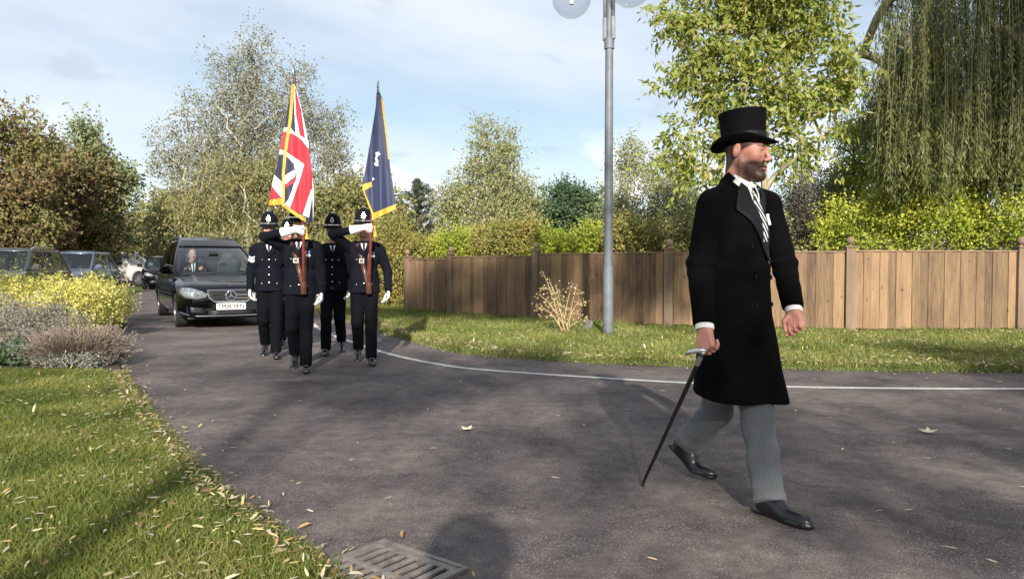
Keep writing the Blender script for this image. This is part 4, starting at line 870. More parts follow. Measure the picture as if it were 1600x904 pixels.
    Fv = [(j*(nu+1)+i, j*(nu+1)+i+1, (j+1)*(nu+1)+i+1, (j+1)*(nu+1)+i) for j in range(nv) for i in range(nu)]; Fv = [f[::-1] for f in Fv]
    rf = mesh_np('roof', Vv, [f[::-1] for f in Fv], True); obj('roof', rf, pm, o)
    fr = frame.build('window_frame', pm, o, smooth='auto'); s_ = fr.modifiers.new('t', 'SOLIDIFY'); s_.thickness = .02; s_.offset = -1
    for pid, vv, ff in panes:
        nm = ''.join(c for c in pid if not c.isdigit()); obj(nm, mesh_np(nm, vv, ff, True), wscr if nm == 'windscreen' else wglass, o)
    MB().box((L_/2-(fb+rb)/2, 0, zb-.10), (rb-fb-.2, W_-.30, .02)).build('cabin_floor', cabin, o)
    # rails, mirrors
    if sp.get('rails'):
        for sg in (1, -1):
            pts = [sidep(v, 1, sg) for v in (.04, .12, .5, .85, .95)]; pts = [(p[0], p[1]*.96, p[2]+(.0 if k in (0, 4) else .07)) for k, p in enumerate(pts)]
            MB().tube(pts, .019, 8).build('roof_rail', sp['rails'], o, smooth=True)
    for sg in (1, -1):
        xm = L_/2-fb-.42; ym = sg*(W_/2+.07)
        MB().box((xm, ym, zb+.10), (.12, .22, .15), ch=.04).box((xm, sg*(W_/2-.04), zb+.04), (.06, .14, .05), ch=.01).build('wing_mirror', pm, o, smooth='auto')
    # wheels
    for w_ in wheels:
        for sg in (1, -1):
            M = Matrix.Rotation(R(90)*-sg, 3, 'X'); c = (L_/2-w_, sg*(W_/2-.115), wr)
            pr = [(wr*.66, -.10), (wr*.93, -.105), (wr, -.085), (wr, .085), (wr*.95, .10), (wr*.68, .105), (wr*.66, .08)]
            wh = MB().lathe(pr, c, 28, M).build('wheel', rubber, o, smooth='auto')
            mb = MB().lathe([(wr*.67, .06), (wr*.67, .095), (wr*.62, .1), (wr*.6, .04), (.05, .05), (.05, .08), (.01, .085)], c, 24, M)
            if detail > 1:
                for k in range(7):
                    a = k*2*math.pi/7; mb.box(tuple(Vector(c)+M@Vector((math.cos(a)*wr*.34, math.sin(a)*wr*.34, .072))), (wr*.56, .05, .03), M@Matrix.Rotation(a, 3, 'Z'))
            mb.build('rim', rimm, wh, smooth='auto')
    # faces: patches dropped on the nose
    def nose(nm, poly, m, off=.006, th=.012, cuts=3, rear=False):
        bm = bmesh.new(); bm.faces.new([bm.verts.new((0, a, b)) for a, b in poly]); bmesh.ops.triangulate(bm, faces=bm.faces[:])
        for _ in range(cuts): bmesh.ops.subdivide_edges(bm, edges=bm.edges[:], cuts=1, use_grid_fill=True)
        for v in bm.verts:
            org = Vector((-6 if rear else 6, v.co.y, v.co.z)); hit = bvh.ray_cast(org, Vector((1 if rear else -1, 0, 0)))
            v.co.x = (hit[0].x if hit[0] is not None else (-L_/2 if rear else L_/2)-.0)+(-off if rear else off)
        me = bpy.data.meshes.new(nm); bm.to_mesh(me); bm.free(); me.polygons.foreach_set('use_smooth', [True]*len(me.polygons)); q = obj(nm, me, m, o); s = q.modifiers.new('t', 'SOLIDIFY'); s.thickness = th; s.offset = 0; return q
    o['_'] = 0; del o['_']
    hl = sp.get('lamp', [(.42, .60), (.62, .70), (.80, .73), (.82, .62), (.70, .56), (.50, .53)]); k_ = W_/1.85
    for sg in (1, -1): nose('headlight', [(sg*y*k_, z) for y, z in hl], lampglass, cuts=2)
    if not sp.get('grille'):
        nose('grille', [(-.42, .48), (.42, .48), (.46, .62), (-.46, .62)], trimm); nose('lower_intake', [(-.6, .27), (.6, .27), (.55, .38), (-.55, .38)], trimm); nose('number_plate', [(-.26, .385), (.26, .385), (.26, .475), (-.26, .475)], platem, .016, cuts=1)
    return o, nose, xf, sidep, frontp
suv = dict(L=4.5, W=1.85, H=1.70, belt=1.08, fb=1.15, ft=1.95, rb=4.35, rt=4.0, wheels=(.85, 3.55), wr=.35, top=[(0, .78), (.05, .86), (.3, .95), (1.2, 1.08), (4.3, 1.10), (4.5, 1.0)], side=[(.10, .36), (.39, .66), (.70, .92)], rails=chrome)
hatch = dict(L=4.4, W=1.80, H=1.60, belt=.98, fb=1.1, ft=2.0, rb=4.25, rt=3.8, wheels=(.82, 3.45), wr=.32, top=[(0, .70), (.05, .78), (.3, .88), (1.2, .99), (4.2, 1.0), (4.4, .9)], side=[(.12, .38), (.41, .66), (.70, .9)])
saloon = dict(L=4.7, W=1.82, H=1.47, belt=.93, fb=1.3, ft=2.15, rb=4.2, rt=3.4, wheels=(.88, 3.65), wr=.32, top=[(0, .66), (.05, .72), (.3, .80), (1.3, .93), (4.1, .96), (4.7, .9)], side=[(.14, .44), (.47, .84)])
def cam_yaw(d): return math.radians(d)
def carpos(px, d, dx=0, dy=0): q = P(px, 415, d); return (q[0]+dx, q[1]+dy)
PK = 'cars parked on the left of the drive'
def parked(name, label, sp, pm, apx, d, yaw, H=None, **k):
    sp = dict(sp); 
    if H: sp['H'] = H
    a = R(yaw); # place so that the pillar foot nearest the road lies at pixel apx
    q = P(apx, 415, d)[:2]; off = np.array([sp['L']/2-sp['ft']+.2, sp['W']/2-.2]); c = q-np.array([math.cos(a)*off[0]-math.sin(a)*off[1], math.sin(a)*off[0]+math.cos(a)*off[1]])
    return make_car(name, label, (c[0], c[1]), a, sp, pm, PK, **k)
parked('off_roader', 'dark grey off-roader with roof rails parked at the left edge', suv, darkp, 45, 20, -79, 1.72)
parked('hatchback', 'blue-grey car parked between the dark off-roader and the silver car', hatch, bluep, 146, 26, -79, 1.66)
a = R(-12); q = P(198, 415, 37)[:2]; sp_ = dict(hatch); sp_['H'] = 1.58
make_car('people_carrier', 'silver car with its nose pointing at the drive, behind the blue-grey car', (q[0], q[1]), a, sp_, silvp, PK)
for px, d, sp_, pm, lab, yw in [(203, 49, suv, darkp, 'small dark off-roader beyond the silver car', -20), (222, 64, saloon, silvp, 'distant silver car facing out, left of the black limousines', -60), (236, 60, saloon, darkp, 'distant dark car between the silver one and the black limousines', -62), (228, 78, hatch, greyp, 'farthest grey car at the end of the drive', -62), (212, 70, hatch, whitep, 'distant white car beyond the small dark off-roader', -50)]:
    q = P(px, 415, d)[:2]; make_car('parked_car', lab, (q[0], q[1]), R(yw), sp_, pm, PK, detail=1)
q = P(1256, 415, 18.6)[:2]; make_car('parked_car', 'pale car whose roof just shows above the fence behind the walking man', (q[0]-.2, q[1]+3.4), R(0), dict(hatch, H=1.74), whitep, None, detail=1)
q = P(266, 415, 34)[:2]; make_car('limousine', 'black limousine following directly behind the hearse', (q[0]-.3, q[1]), R(-64), dict(saloon, L=5.4, rb=4.9, rt=4.2), blackp, 'black funeral limousines', detail=1)
q = P(257, 415, 44)[:2]; make_car('limousine', 'second black limousine, farther back behind the first', (q[0], q[1]), R(-64), dict(saloon, L=5.4, rb=4.9, rt=4.2), blackp, 'black funeral limousines', detail=1)

# --- the hearse
hs = dict(L=5.9, W=1.87, H=1.91, belt=1.03, fb=1.50, ft=3.05, rb=5.8, rt=5.4, fe=1.45, he=1.9, wheels=(.86, 4.75), wr=.335, tumble=.36, pill=.93, wt=(.07, .76), st=(.12, .70), lamp=[(.40, .655), (.52, .735), (.70, .79), (.86, .80), (.90, .70), (.80, .60), (.60, .575), (.47, .60)],
          top=[(0, .735), (.03, .775), (.10, .82), (.3, .875), (.8, .94), (1.42, 1.03), (5.7, 1.08), (5.9, .95)], side=[(.06, .24), (.27, .58), (.61, .94)], rails=chrome, grille=True)
ha = R(-60); c0 = G(362, 511)[:2]; hc = c0-np.array([math.cos(ha), math.sin(ha)])*(2.95-.25); 
he, nose, xf, sidep, frontp = make_car('hearse', 'glossy black hearse with number plate TP08 PEN driving behind the officers', (hc[0]-.05, hc[1]), ha, hs, blackp)
X0 = 2.95
# grille: chrome surround, two bars, star in a ring
gp = [(-.43, .745), (-.40, .60), (-.30, .525), (.30, .525), (.40, .60), (.43, .745)]
g0 = nose('grille', gp, trimm, .004)
mb = MB(); 
def arc(pts, r_): mb.tube([(X0+.014, y, z) for y, z in pts], r_, 8)
arc(gp+[gp[0]], .016)
for zz, w_ in ((.655, .40), (.59, .375)): mb.box((X0+.012, 0, zz), (.02, 2*w_, .026), ch=.006)
mb.build('chrome_trim', chrome, g0, smooth='auto')
mb = MB(); rr = .092; mb.tube([(X0+.035, rr*math.cos(a), .635+rr*math.sin(a)) for a in np.linspace(0, 2*math.pi, 29)], .011, 8)
for k in range(3):
    a = R(90+120*k); u = Vector((0, math.cos(a), math.sin(a))); v = Vector((0, -math.sin(a), math.cos(a))); c = Vector((X0+.035, 0, .635))
    mb.add([c+v*.016, c-v*.016, c+u*rr, c+Vector((.014, 0, 0))], [(0, 3, 2), (3, 1, 2), (0, 2, 1), (0, 1, 3)])
mb.build('star_emblem', chrome, g0)
MB().lathe([(.085, 0), (.088, .012), (.001, .014)], (X0+.012, 0, .635), 24, Matrix.Rotation(R(90), 3, 'Y')).build('emblem_disc', trimm, g0)
MB().lathe([(.018, 0), (.016, .006), (.001, .008)], (X0-.07, 0, .835), 14).build('bonnet_badge', chrome, he)
pl = MB().box((X0+.03, 0, .43), (.012, .54, .125), ch=.004).build('number_plate', platem, he)
def text_mesh(s, size, m, parent, M, nm='lettering', bold=.0):
    cu = bpy.data.curves.new(nm, 'FONT'); cu.body = s; cu.size = size; cu.align_x = 'CENTER'; cu.align_y = 'CENTER'; cu.extrude = .0015; cu.offset = bold
    t_ = bpy.data.objects.new(nm, cu); COL.objects.link(t_); dg = bpy.context.evaluated_depsgraph_get(); me = bpy.data.meshes.new_from_object(t_.evaluated_get(dg)); bpy.data.objects.remove(t_)
    me.transform(M); o_ = obj(nm, me, None, parent); me.materials.clear(); me.materials.append(m); return o_
Mx = Matrix(((0, 0, 1, X0+.0375), (1, 0, 0, 0), (0, 1, 0, .43), (0, 0, 0, 1)))
text_mesh('TP08 PEN', .118, inkm, pl, Mx, bold=.0022)
# bumper trim
mb = MB(); mb.tube([(X0-.24, -.90, .33), (X0-.10, -.80, .285), (X0+.0, -.60, .255), (X0+.012, 0, .25), (X0+.0, .60, .255), (X0-.10, .80, .285), (X0-.24, .90, .33)], .013, 8); mb.build('bumper_trim', chrome, he, smooth=True)
for sg in (1, -1):
    nose('lower_intake', [(sg*.46, .30), (sg*.80, .32), (sg*.80, .44), (sg*.50, .41)], trimm, .004, cuts=2)
    mb = MB(); mb.tube([(X0-.015, sg*.48, .37), (X0-.07, sg*.66, .385), (X0-.16, sg*.80, .40)], .014, 6); mb.build('fog_light_trim', chrome, he, smooth=True)
nose('lower_intake', [(-.42, .275), (.42, .275), (.42, .35), (-.42, .35)], trimm, .004, cuts=2)
for sg in (1, -1):
    MB().lathe([(.001, -.01), (.07, -.01), (.075, .0), (.055, .008), (.001, .03)], (X0-.085, sg*.60, .665), 16, Matrix.Rotation(R(90), 3, 'Y')).build('headlamp_bulb', chrome, he, smooth='auto')
MB().tube([(xf(.06)+.02, .60, hs['belt']+.03), (xf(.06)+.03, -.05, hs['belt']+.02)], .012, 6).tube([(xf(.06)+.02, -.1, hs['belt']+.03), (xf(.06)+.03, -.70, hs['belt']+.02)], .012, 6).build('wiper', trimm, he)
for sg in (1, -1): MB().box((X0-2.75, sg*.38, 1.14), (.14, .46, .5), Matrix.Rotation(-.2*0+.15, 3, 'Y'), ch=.05).box((X0-2.82, sg*.38, 1.44), (.1, .24, .16), ch=.04).build('seat', seatm, he, smooth='auto')
MB().box((X0-1.85, 0, 1.045), (.5, 1.45, .09), ch=.03).build('dashboard', trimm, he)
sw = MB(); sw.tube([(X0-2.12+.06*math.sin(a), -.38+.18*math.cos(a), 1.13+.17*math.sin(a)) for a in np.linspace(0, 6.2832, 25)], .014, 8); sw.build('steering_wheel', trimm, he, smooth=True)
MB().box((X0-2.18, 0, 1.50), (.03, .2, .06), ch=.012).build('rear_view_mirror', trimm, he)
MB().box((X0-3.15, 0, 1.3), (.03, 1.35, .6), ch=.01).build('partition', cabin, he)
# ================================================================== PEOPLE
def skinmat(name, base, beard=None):
    m, t, b = newmat(name); n = tnoise(t, 18, 4); r = N('ShaderNodeValToRGB', t); r.color_ramp.elements[0].position = .3; r.color_ramp.elements[1].position = .7
    r.color_ramp.elements[0].color = (base[0]*.86, base[1]*.72, base[2]*.7, 1); r.color_ramp.elements[1].color = (min(1, base[0]*1.08), base[1]*1.05, base[2]*1.05, 1); t.links.new(n.outputs[0], r.inputs[0]); src = r.outputs[0]
    for an, col in (('lip', (base[0]*.75, base[1]*.45, base[2]*.45, 1)), ('hair', tuple(beard or (.09, .06, .04))+(1,)), ('eyew', (.2, .17, .16, 1)), ('iris', (.03, .025, .02, 1))):
        at = N('ShaderNodeAttribute', t); at.attribute_name = an; mx = N('ShaderNodeMix', t, data_type='RGBA'); mx.inputs[7].default_value = col; t.links.new(at.outputs['Fac'], mx.inputs[0]); t.links.new(src, mx.inputs[6]); src = mx.outputs[2]
    t.links.new(src, b.inputs['Base Color']); b.inputs['Roughness'].default_value = .5; b.inputs['Subsurface Weight'].default_value = .0; b.inputs['Specular IOR Level'].default_value = .4
    bp = N('ShaderNodeBump', t); n2 = tnoise(t, 220, 3); bp.inputs['Strength'].default_value = .2; bp.inputs['Distance'].default_value = .002; t.links.new(n2.outputs[0], bp.inputs['Height']); t.links.new(bp.outputs[0], b.inputs['Normal']); return m
def rotz(a): c, s = math.cos(a), math.sin(a); return np.array([[c, -s, 0], [s, c, 0], [0, 0, 1]], np.float32)
def roty(a): c, s = math.cos(a), math.sin(a); return np.array([[c, 0, s], [0, 1, 0], [-s, 0, c]], np.float32)
def head_sdf(Q, heavy=0.):
    """face towards +x, origin between the ears, units metres"""
    d = ell(Q, (-.012, 0, .045), (.100, .077, .088)); d = smin(d, ell(Q, (.028, 0, -.028), (.062, .060, .088)), .03)
    for s in (-1, 1):
        d = smin(d, cone(Q, (-.008, s*.052, -.045), (.066, s*.012, -.097), .020, .020), .025); d = smin(d, ell(Q, (.060, s*.045, -.020), (.026, .024, .024)), .022)
    d = smin(d, ell(Q, (.080, 0, -.100), (.020+heavy, .026, .018)), .02)
    d = smin(d, cone(Q, (.082, -.036, .020), (.090, 0, .014), .010, .012), .014); d = smin(d, cone(Q, (.082, .036, .020), (.090, 0, .014), .010, .012), .014)
    for s in (-1, 1): d = smax(d, -ell(Q, (.101, s*.033, .0), (.020, .019, .013)), .012)
    d = smin(d, cone(Q, (.090, 0, .010), (.114, 0, -.030), .0070, .0105), .010)
    for s in (-1, 1): d = smin(d, ell(Q, (.104, s*.0135, -.036), (.012, .008, .008)), .006)
    d = smin(d, ell(Q, (.094, 0, -.060), (.012, .026, .0075)), .006); d = smin(d, ell(Q, (.091, 0, -.0735), (.012, .022, .0075)), .006)
    d = smax(d, -cone(Q, (.101, -.022, -.0668), (.101, .022, -.0668), .0022, .0022), .003)
    for s in (-1, 1):
        d = np.minimum(d, np.linalg.norm(Q-v3(.0775, s*.032, .0), axis=1)-.0125); d = smin(d, cone(Q, (.086, s*.020, .0095), (.080, s*.046, .0075), .0045, .0045), .004)
        e = ell(Q, (-.012, s*.078, -.003), (.018, .008, .029), roty(.15)); e = smax(e, -ell(Q, (-.006, s*.090, .002), (.011, .008, .019)), .004); d = smin(d, e, .006)
    return d
def paint_face(me, tf, beard=0., moust=0., brow=1., hairline=None):
    Q = tf(vcos(me)); x, y, z = Q[:, 0], Q[:, 1], Q[:, 2]; inhead = (np.abs(y) < .1) & (z > -.14) & (z < .16) & (np.abs(x) < .14)
    lip = np.exp(-((y/.021)**4+((z+.0665)/.0105)**4))*(x > .085)*inhead
    jit = np.random.default_rng(5).normal(0, .11, len(x))
    bz = np.clip((-.036-z-.25*np.clip(.06-x, 0, 1)*-1*0+.0)/.018, 0, 1); side = np.clip((x+.025)/.085, 0, 1)**.8
    chin = np.clip((-.080-z)/.01, 0, 1); mus = np.exp(-((y/.03)**4+((z+.052)/.008)**4))*(x > .08)
    jaw = np.clip((.0-z)/.04, 0, 1)*np.clip(1-np.abs(x-.0)/.03, 0, 1)
    goat = np.exp(-((y/.034)**6+((z+.083)/.036)**6))*(x > .055); mus = np.maximum(mus, 0)
    b_ = np.clip(np.maximum.reduce([goat*moust*.95, bz*side*.95, chin*side, mus*moust, jaw*.6])*(1-lip*1.0)*beard, 0, 1)*(z > -.125)
    br = np.exp(-(((np.abs(y)-.033)/.020)**4+((z-.0215)/.0055)**4))*(x > .06)*brow
    hr = np.zeros_like(x)
    if hairline is not None: hr = np.clip((z-hairline-.35*np.clip(x, -.02, .2)*1.6+np.clip(-x, 0, .1)*1.1)/.01, 0, 1)*(np.abs(y) < .0785)*(x < .07)
    h_ = np.clip(np.maximum.reduce([b_, br*.85, hr])+jit*(np.maximum(b_, hr) > .15), 0, 1)*inhead
    attr(me, 'lip', lip); attr(me, 'hair', h_)
    ew = ((np.linalg.norm(np.stack([x-.0775, np.abs(y)-.032, z], 1), axis=1) < .0134) & (x > .083) & (np.abs(z) < .0055)).astype(float); attr(me, 'eyew', ew)
    ir = ((np.linalg.norm(np.stack([np.abs(y)-.031, z-.0005], 1), axis=1) < .0055) & (x > .084) & (x < .095)).astype(float); attr(me, 'iris', ir)
def hand_prims(w_, D, Np, side, curl, s=1., thumb=.5, spread=.0):
    """list of chains; each (a,b,r1,r2,group)"""
    w_ = np.array(w_, float); D = np.array(D, float); D /= np.linalg.norm(D); Np = np.array(Np, float); Np -= D*(D@Np); Np /= np.linalg.norm(Np); S = side*np.cross(D, Np); pr = []
    for i, (o_, ln) in enumerate([(.033, .95), (.011, 1.05), (-.011, .98), (-.032, .78)]):
        k = w_+(D*(.092-.004*abs(i-1))+S*o_)*s; c = curl[i] if hasattr(curl, '__len__') else curl; pr.append((w_+S*o_*.55*s+D*.006*s, k, .019*s, .0135*s, 0)); a = 0.15*c; p = k
        for sg, r1, r2, cc in ((.044, .0105, .0095, 1.), (.028, .0093, .0085, 1.05), (.022, .0085, .0072, .7)):
            a += c*cc; d = D*math.cos(a)+Np*math.sin(a)+S*spread*(1.5-i)*.12; q = p+d*sg*ln*s; pr.append((p, q, r1*s, r2*s, 1+i)); p = q
    b = w_+(D*.022+S*.022+Np*.008)*s; d = D*.70+S*(.66-.3*thumb)+Np*(.15+.55*thumb); d /= np.linalg.norm(d); q = b+d*.046*s; pr.append((b, q, .016*s, .0118*s, 5)); d2 = D*.85+S*(.15-.4*thumb)+Np*(.15+.6*thumb); d2 /= np.linalg.norm(d2); q2 = q+d2*.033*s; pr.append((q, q2, .0115*s, .0100*s, 5)); d3 = D*.9-S*.3*thumb+Np*.5*thumb; d3 /= np.linalg.norm(d3); pr.append((q2, q2+d3*.026*s, .0100*s, .0080*s, 5)); return pr
def hand_sdf(Q, pr, k=.006):
    g = {}
    for a, b, r1, r2, gi in pr:
        d = cone(Q, a, b, r1, r2); g[gi] = d if gi not in g else smin(g[gi], d, .012 if gi == 0 else .003)
    out_ = g[0]; f_ = None
    for i in range(1, 5): f_ = g[i] if f_ is None else smin(f_, g[i], .0025)
    out_ = smin(out_, f_, k); return smin(out_, g[5], .010)
def bb(prs, pad=.03):
    a = np.array([p[0] for p in prs]+[p[1] for p in prs]); return a.min(0)-pad, a.max(0)+pad
def join_np(name, parts):
    V = []; F = []; n = 0
    for v, f in parts: V.append(v); F.append(f+n); n += len(v)
    return mesh_np(name, np.concatenate(V), np.concatenate(F), True)

def shoe_sdf(Q, ank, yaw_, pitch, toe_bend=0., s=1.):
    """Q in person frame; foot frame: x toe, origin under the ankle at the sole"""
    Rm = rotz(yaw_)@roty(pitch); q = (Q-np.array(ank, np.float32))@Rm/s
    if toe_bend:
        x0 = .10; c = np.clip((q[:, 0]-x0)/.06, 0, 1); q = q.copy(); q[:, 2] -= toe_bend*np.maximum(q[:, 0]-x0, 0)*c
    x, y, z = q[:, 0], q[:, 1], q[:, 2]
    up = ell(q, (.10, .004, .028), (.125, .046, .036)); up = smin(up, ell(q, (-.022, 0, .045), (.052, .036, .052)), .03); up = smin(up, cone(q, (-.015, 0, .075), (.055, 0, .060), .036, .034), .03); up = smax(up, -(z-.012), .004); up = smin(up, ell(q, (.175, .004, .028), (.045, .038, .026)), .02)
    w_ = np.interp(x, [-.075, -.05, 0, .05, .12, .17, .215, .235], [.02, .034, .036, .036, .047, .046, .032, .01]); sole = np.maximum(np.abs(y-.003)-w_, np.maximum(-.074-x, x-.232)); sole = smax(sole, np.maximum(z-.022, -z), .006)
    heel = smax(np.maximum(np.abs(y)-.034, np.abs(x+.038)-.036), np.maximum(z-.02, -z-.0), .004)
    return np.minimum(smin(smax(up, -(z-.004), .003), sole, .004), heel)*s
def leg_sdf(Q, hip, knee, ank, r=(.105, .078, .062), hem=.068):
    a = cone(Q, hip, knee, r[0], r[1]); b = cone(Q, knee, ank, r[1], hem); return smin(a, b, .03)

# ---------- a police officer: frame x forward, y to his left
navy = mat('uniform_navy', (.0045, .0055, .010), .9, var=.2, vscale=20, spec=.12, sheen=.0, bump=.12, bscale=300); trousm = mat('trouser_black', (.0035, .0038, .006), .9, var=.2, spec=.1)
bootm = mat('polished_boot', (.008, .008, .009), .13, spec=.7, coat=.6); glovem = mat('white_glove', (.72, .72, .72), .75, var=.08, bump=.2, bscale=40); shirtm = mat('white_shirt', (.78, .78, .78), .7, var=.04); tiem = mat('black_tie', (.01, .01, .012), .6)
silver = mat('silver_metal', (.7, .7, .72), .22, 1., .05); helmm = mat('helmet_felt', (.005, .006, .009), .9, var=.2, spec=.15); leatherm = mat('brown_leather', (.075, .03, .018), .35, var=.3, vscale=12, coat=.3); brass = mat('brass', (.75, .55, .2), .3, 1.)
blackcloth = mat('black_wool', (.0022, .0022, .0028), .95, var=.25, vscale=15, spec=.06, sheen=.0, bump=.15, bscale=400)
def helmet(parent, hc, yw, tilt=.04):
    M = Matrix.Rotation(yw, 3, 'Z')@Matrix.Rotation(tilt, 3, 'Y')
    H_ = MB().lathe([(.112, -.004), (.150, -.012), (.152, -.006), (.130, .006), (.124, .020), (.123, .048), (.120, .075), (.110, .108), (.094, .140), (.070, .166), (.040, .182), (.012, .188)], (0, 0, 0), 32, M, 1.10, .90, bend=lambda x, y, r: -.012*(x/.15)*(1 if x > 0 else 1.6)*(r > .125)-.010*abs(y)/.15*(r > .14)).build('helmet', helmm, parent, smooth='auto', loc=hc)
    MB().lathe([(.1235, .016), (.1275, .018), (.1275, .030), (.1235, .032)], (0, 0, 0), 32, M, 1.10, .90).build('band', silver, H_, smooth='auto')
    MB().lathe([(.020, .183), (.022, .19), (.012, .2), (.002, .203)], (0, 0, 0), 14, M).build('rosette', silver, H_, smooth='auto')
    mb = MB(); poly = []
    for k in range(16):
        r_ = .036 if k % 2 == 0 else .025; a = k*math.pi/8; poly.append((r_*.82*math.cos(a), r_*math.sin(a)))
    B = M@Matrix.Rotation(R(-12), 3, 'Y')@Matrix(((0, 0, 1), (1, 0, 0), (0, 1, 0))); mb.prism(poly, .005, B, M@Vector((.130, 0, .082))); mb.prism([(.011*math.cos(a), .03+.011*math.sin(a)) for a in np.linspace(0, 5.6, 9)], .006, B, M@Vector((.131, 0, .088)))
    bd = mb.build('badge', silver, H_); mb = MB(); mb.prism([(.012*math.cos(a), .012*math.sin(a)) for a in np.linspace(0, 5.9, 16)], .007, B, M@Vector((.131, 0, .082))); mb.build('badge_centre', navy, bd)
    mb = MB(); hp = lambda s, z, x: M@Vector((x, s*.079, z)); mb.tube([hp(1, .01, .02), hp(1, -.06, .035), M@Vector((.07, .04, -.125)), M@Vector((.078, 0, -.135)), M@Vector((.07, -.04, -.125)), hp(-1, -.06, .035), hp(-1, .01, .02)], .0045, 6); mb.build('chin_strap', tiem, H_, smooth=True)
def officer(label, loc, yw, pose, flagpole=None, chevron=False, face=(.50, .27, .20), medals=False, seed=0, hh=1.0):
    o = thing('person', label, 'person', loc, yw, 'police officers marching ahead of the hearse'); z_ = 1.0
    sk = skinmat('skin_officer', face); hd = np.array([.02, 0, 1.70*hh]); hy = pose.get('head_yaw', 0); Rh = rotz(hy)
    fh = lambda Q: smin(head_sdf((Q-hd.astype(np.float32))@Rh), cone(Q, hd+(-.03, 0, -.06), hd+(-.045, 0, -.22), .056, .062), .03)
    V, F = polygonize(fh, hd-[.16, .13, .24], hd+[.16, .13, .16], .0045)
    J = pose; shR, shL = np.array(J['shR']), np.array(J['shL'])
    def core(Q): 
        d = ell(Q, (0, 0, 1.25), (.10, .15, .25)); d = smin(d, ell(Q, (0, 0, .98), (.10, .14, .12)), .05); d = smin(d, cone(Q, (0, 0, 1.4), (-.02, 0, 1.53), .08, .06), .04)
        for s in ('R', 'L'):
            d = smin(d, cone(Q, J['sh'+s], J['el'+s], .045, .038), .04); d = smin(d, cone(Q, J['el'+s], J['wr'+s], .036, .026), .01); d = smin(d, leg_sdf(Q, J['hip'+s], J['kn'+s], np.array(J['an'+s])*.75+np.array(J['kn'+s])*.25, (.07, .045, .035), .03), .03)
        return d
    Vb, Fb = polygonize(core, [-.7, -.6, 0.02], [.7, .6, 1.9], .022); me = join_np('body', [(V, F), (Vb, Fb)]); paint_face(me, lambda Q: (Q-hd.astype(np.float32))@Rh, beard=.25, moust=.3, hairline=.0); obj('body', me, sk, o)
    wr = lambda Q, a: wrinkle(Q, a, 1., seed)
    def tun(Q):
        d = ell(Q, (.005, 0, 1.32), (.138, .192, .21)); d = smin(d, ell(Q, (0, 0, 1.10), (.122, .158, .19)), .06)
        for s in (-1, 1): d = smin(d, cone(Q, (-.01, s*.05, 1.475), (-.01, s*.165, 1.45), .068, .066), .06)
        z = Q[:, 2]; fl = np.interp(z, [.8, 1.02, 1.2], [1.0, .86, .8]); k0 = np.sqrt((Q[:, 0]/(.165*fl))**2+(Q[:, 1]/(.215*fl))**2); sk_ = (k0-1)*.15; sk_ = smax(sk_, np.maximum(J.get('tz', .88)-z, z-1.15), .012); d = smin(d, sk_, .04)
        d = smax(d, z-1.535, .01); d = d+wr(Q, .0022)
        return d
    def slv(s):
        def f(Q):
            e_ = np.array(J['el'+s]); w9 = np.array(J['wr'+s]); w9 = e_+(w9-e_)*(.58 if flagpole is not None and s == 'R' else 1.); a = cone(Q, J['sh'+s], J['el'+s], .072, .058); b = cone(Q, e_, w9, .056, .046); d = smin(a, b, .02)+wr(Q, .0025)*1.3
            return d
        return f
    fR, fL = slv('R'), slv('L'); ft = lambda Q: np.minimum(smin(tun(Q), fR(Q), .03), 9) if False else smin(smin(tun(Q), fR(Q), .025), fL(Q), .025)
    obj('tunic', sdf_mesh('tunic', ft, [-.45, -.6, .74], [.72, .6, 1.9], .009), navy, o)
    def tr(Q):
        d = ell(Q, (0, 0, .96), (.118, .158, .14)); d = smin(d, smin(leg_sdf(Q, J['hipR'], J['knR'], J['anR'], (.098, .076, .066), .070), 9+0*d, .01), .04); d = smin(d, leg_sdf(Q, J['hipL'], J['knL'], J['anL'], (.098, .076, .066), .070), .03)+wr(Q, .003)
        for s in ('R', 'L'):
            a = np.array(J['an'+s], np.float32); n_ = (a-np.array(J['kn'+s])); n_ = n_/np.linalg.norm(n_); near = np.linalg.norm((Q-a)[:, :2], axis=1) < .17; cut = (Q-a)@n_.astype(np.float32)-.045; d = np.where(near & (Q[:, 2] < .45), smax(d, cut, .01), d)
        return d
    obj('trousers', sdf_mesh('trousers', tr, [-.5, -.35, .02], [.5, .35, 1.12], .010), trousm, o)
    for s in ('R', 'L'):
        fy, pt, sole = J['ft'+s]; c = np.array(sole); obj('boot', sdf_mesh('boot', lambda Q: shoe_sdf(Q, c, fy, pt), c-.28, c+.30, .007), bootm, o)
        H = J.get('hand'+s)
        if H:
            D, Np, curl = H; D = np.array(D, float); D /= np.linalg.norm(D); pr = hand_prims(J['wr'+s], D, Np, 1 if s == 'L' else -1, curl, 1.12, .5); w0 = np.array(J['wr'+s]); el = np.array(J['el'+s]); ad = (el-w0)/np.linalg.norm(el-w0)
            g = J.get('gaunt', .17 if flagpole and s == 'R' else .04); g = .17 if (flagpole is not None and s == 'R') else .05
            fg = lambda Q: smin(hand_sdf(Q, pr, .008), smax(cone(Q, w0, w0+ad*g, .034, .060 if g > .1 else .038), -((w0+ad*g-Q)@ad.astype(np.float32)) , .004), .015)
            lo_, hi_ = bb(pr+[(w0, w0+ad*g, 0, 0, 0)], .085); obj('glove', sdf_mesh('glove', fg, lo_, hi_, .0045), glovem, o)
    # collar, shirt, tie
    F_ = lambda Q: ft(Q); patch('shirt_front', F_, [(-.040, 1.50), (-.010, 1.40), (.010, 1.40), (.040, 1.50)], shirtm, o, .4, -1, .004, 2); patch('tie', F_, [(-.015, 1.50), (-.017, 1.41), (0, 1.39), (.017, 1.41), (.015, 1.50)], tiem, o, .4, -1, .010, 2)
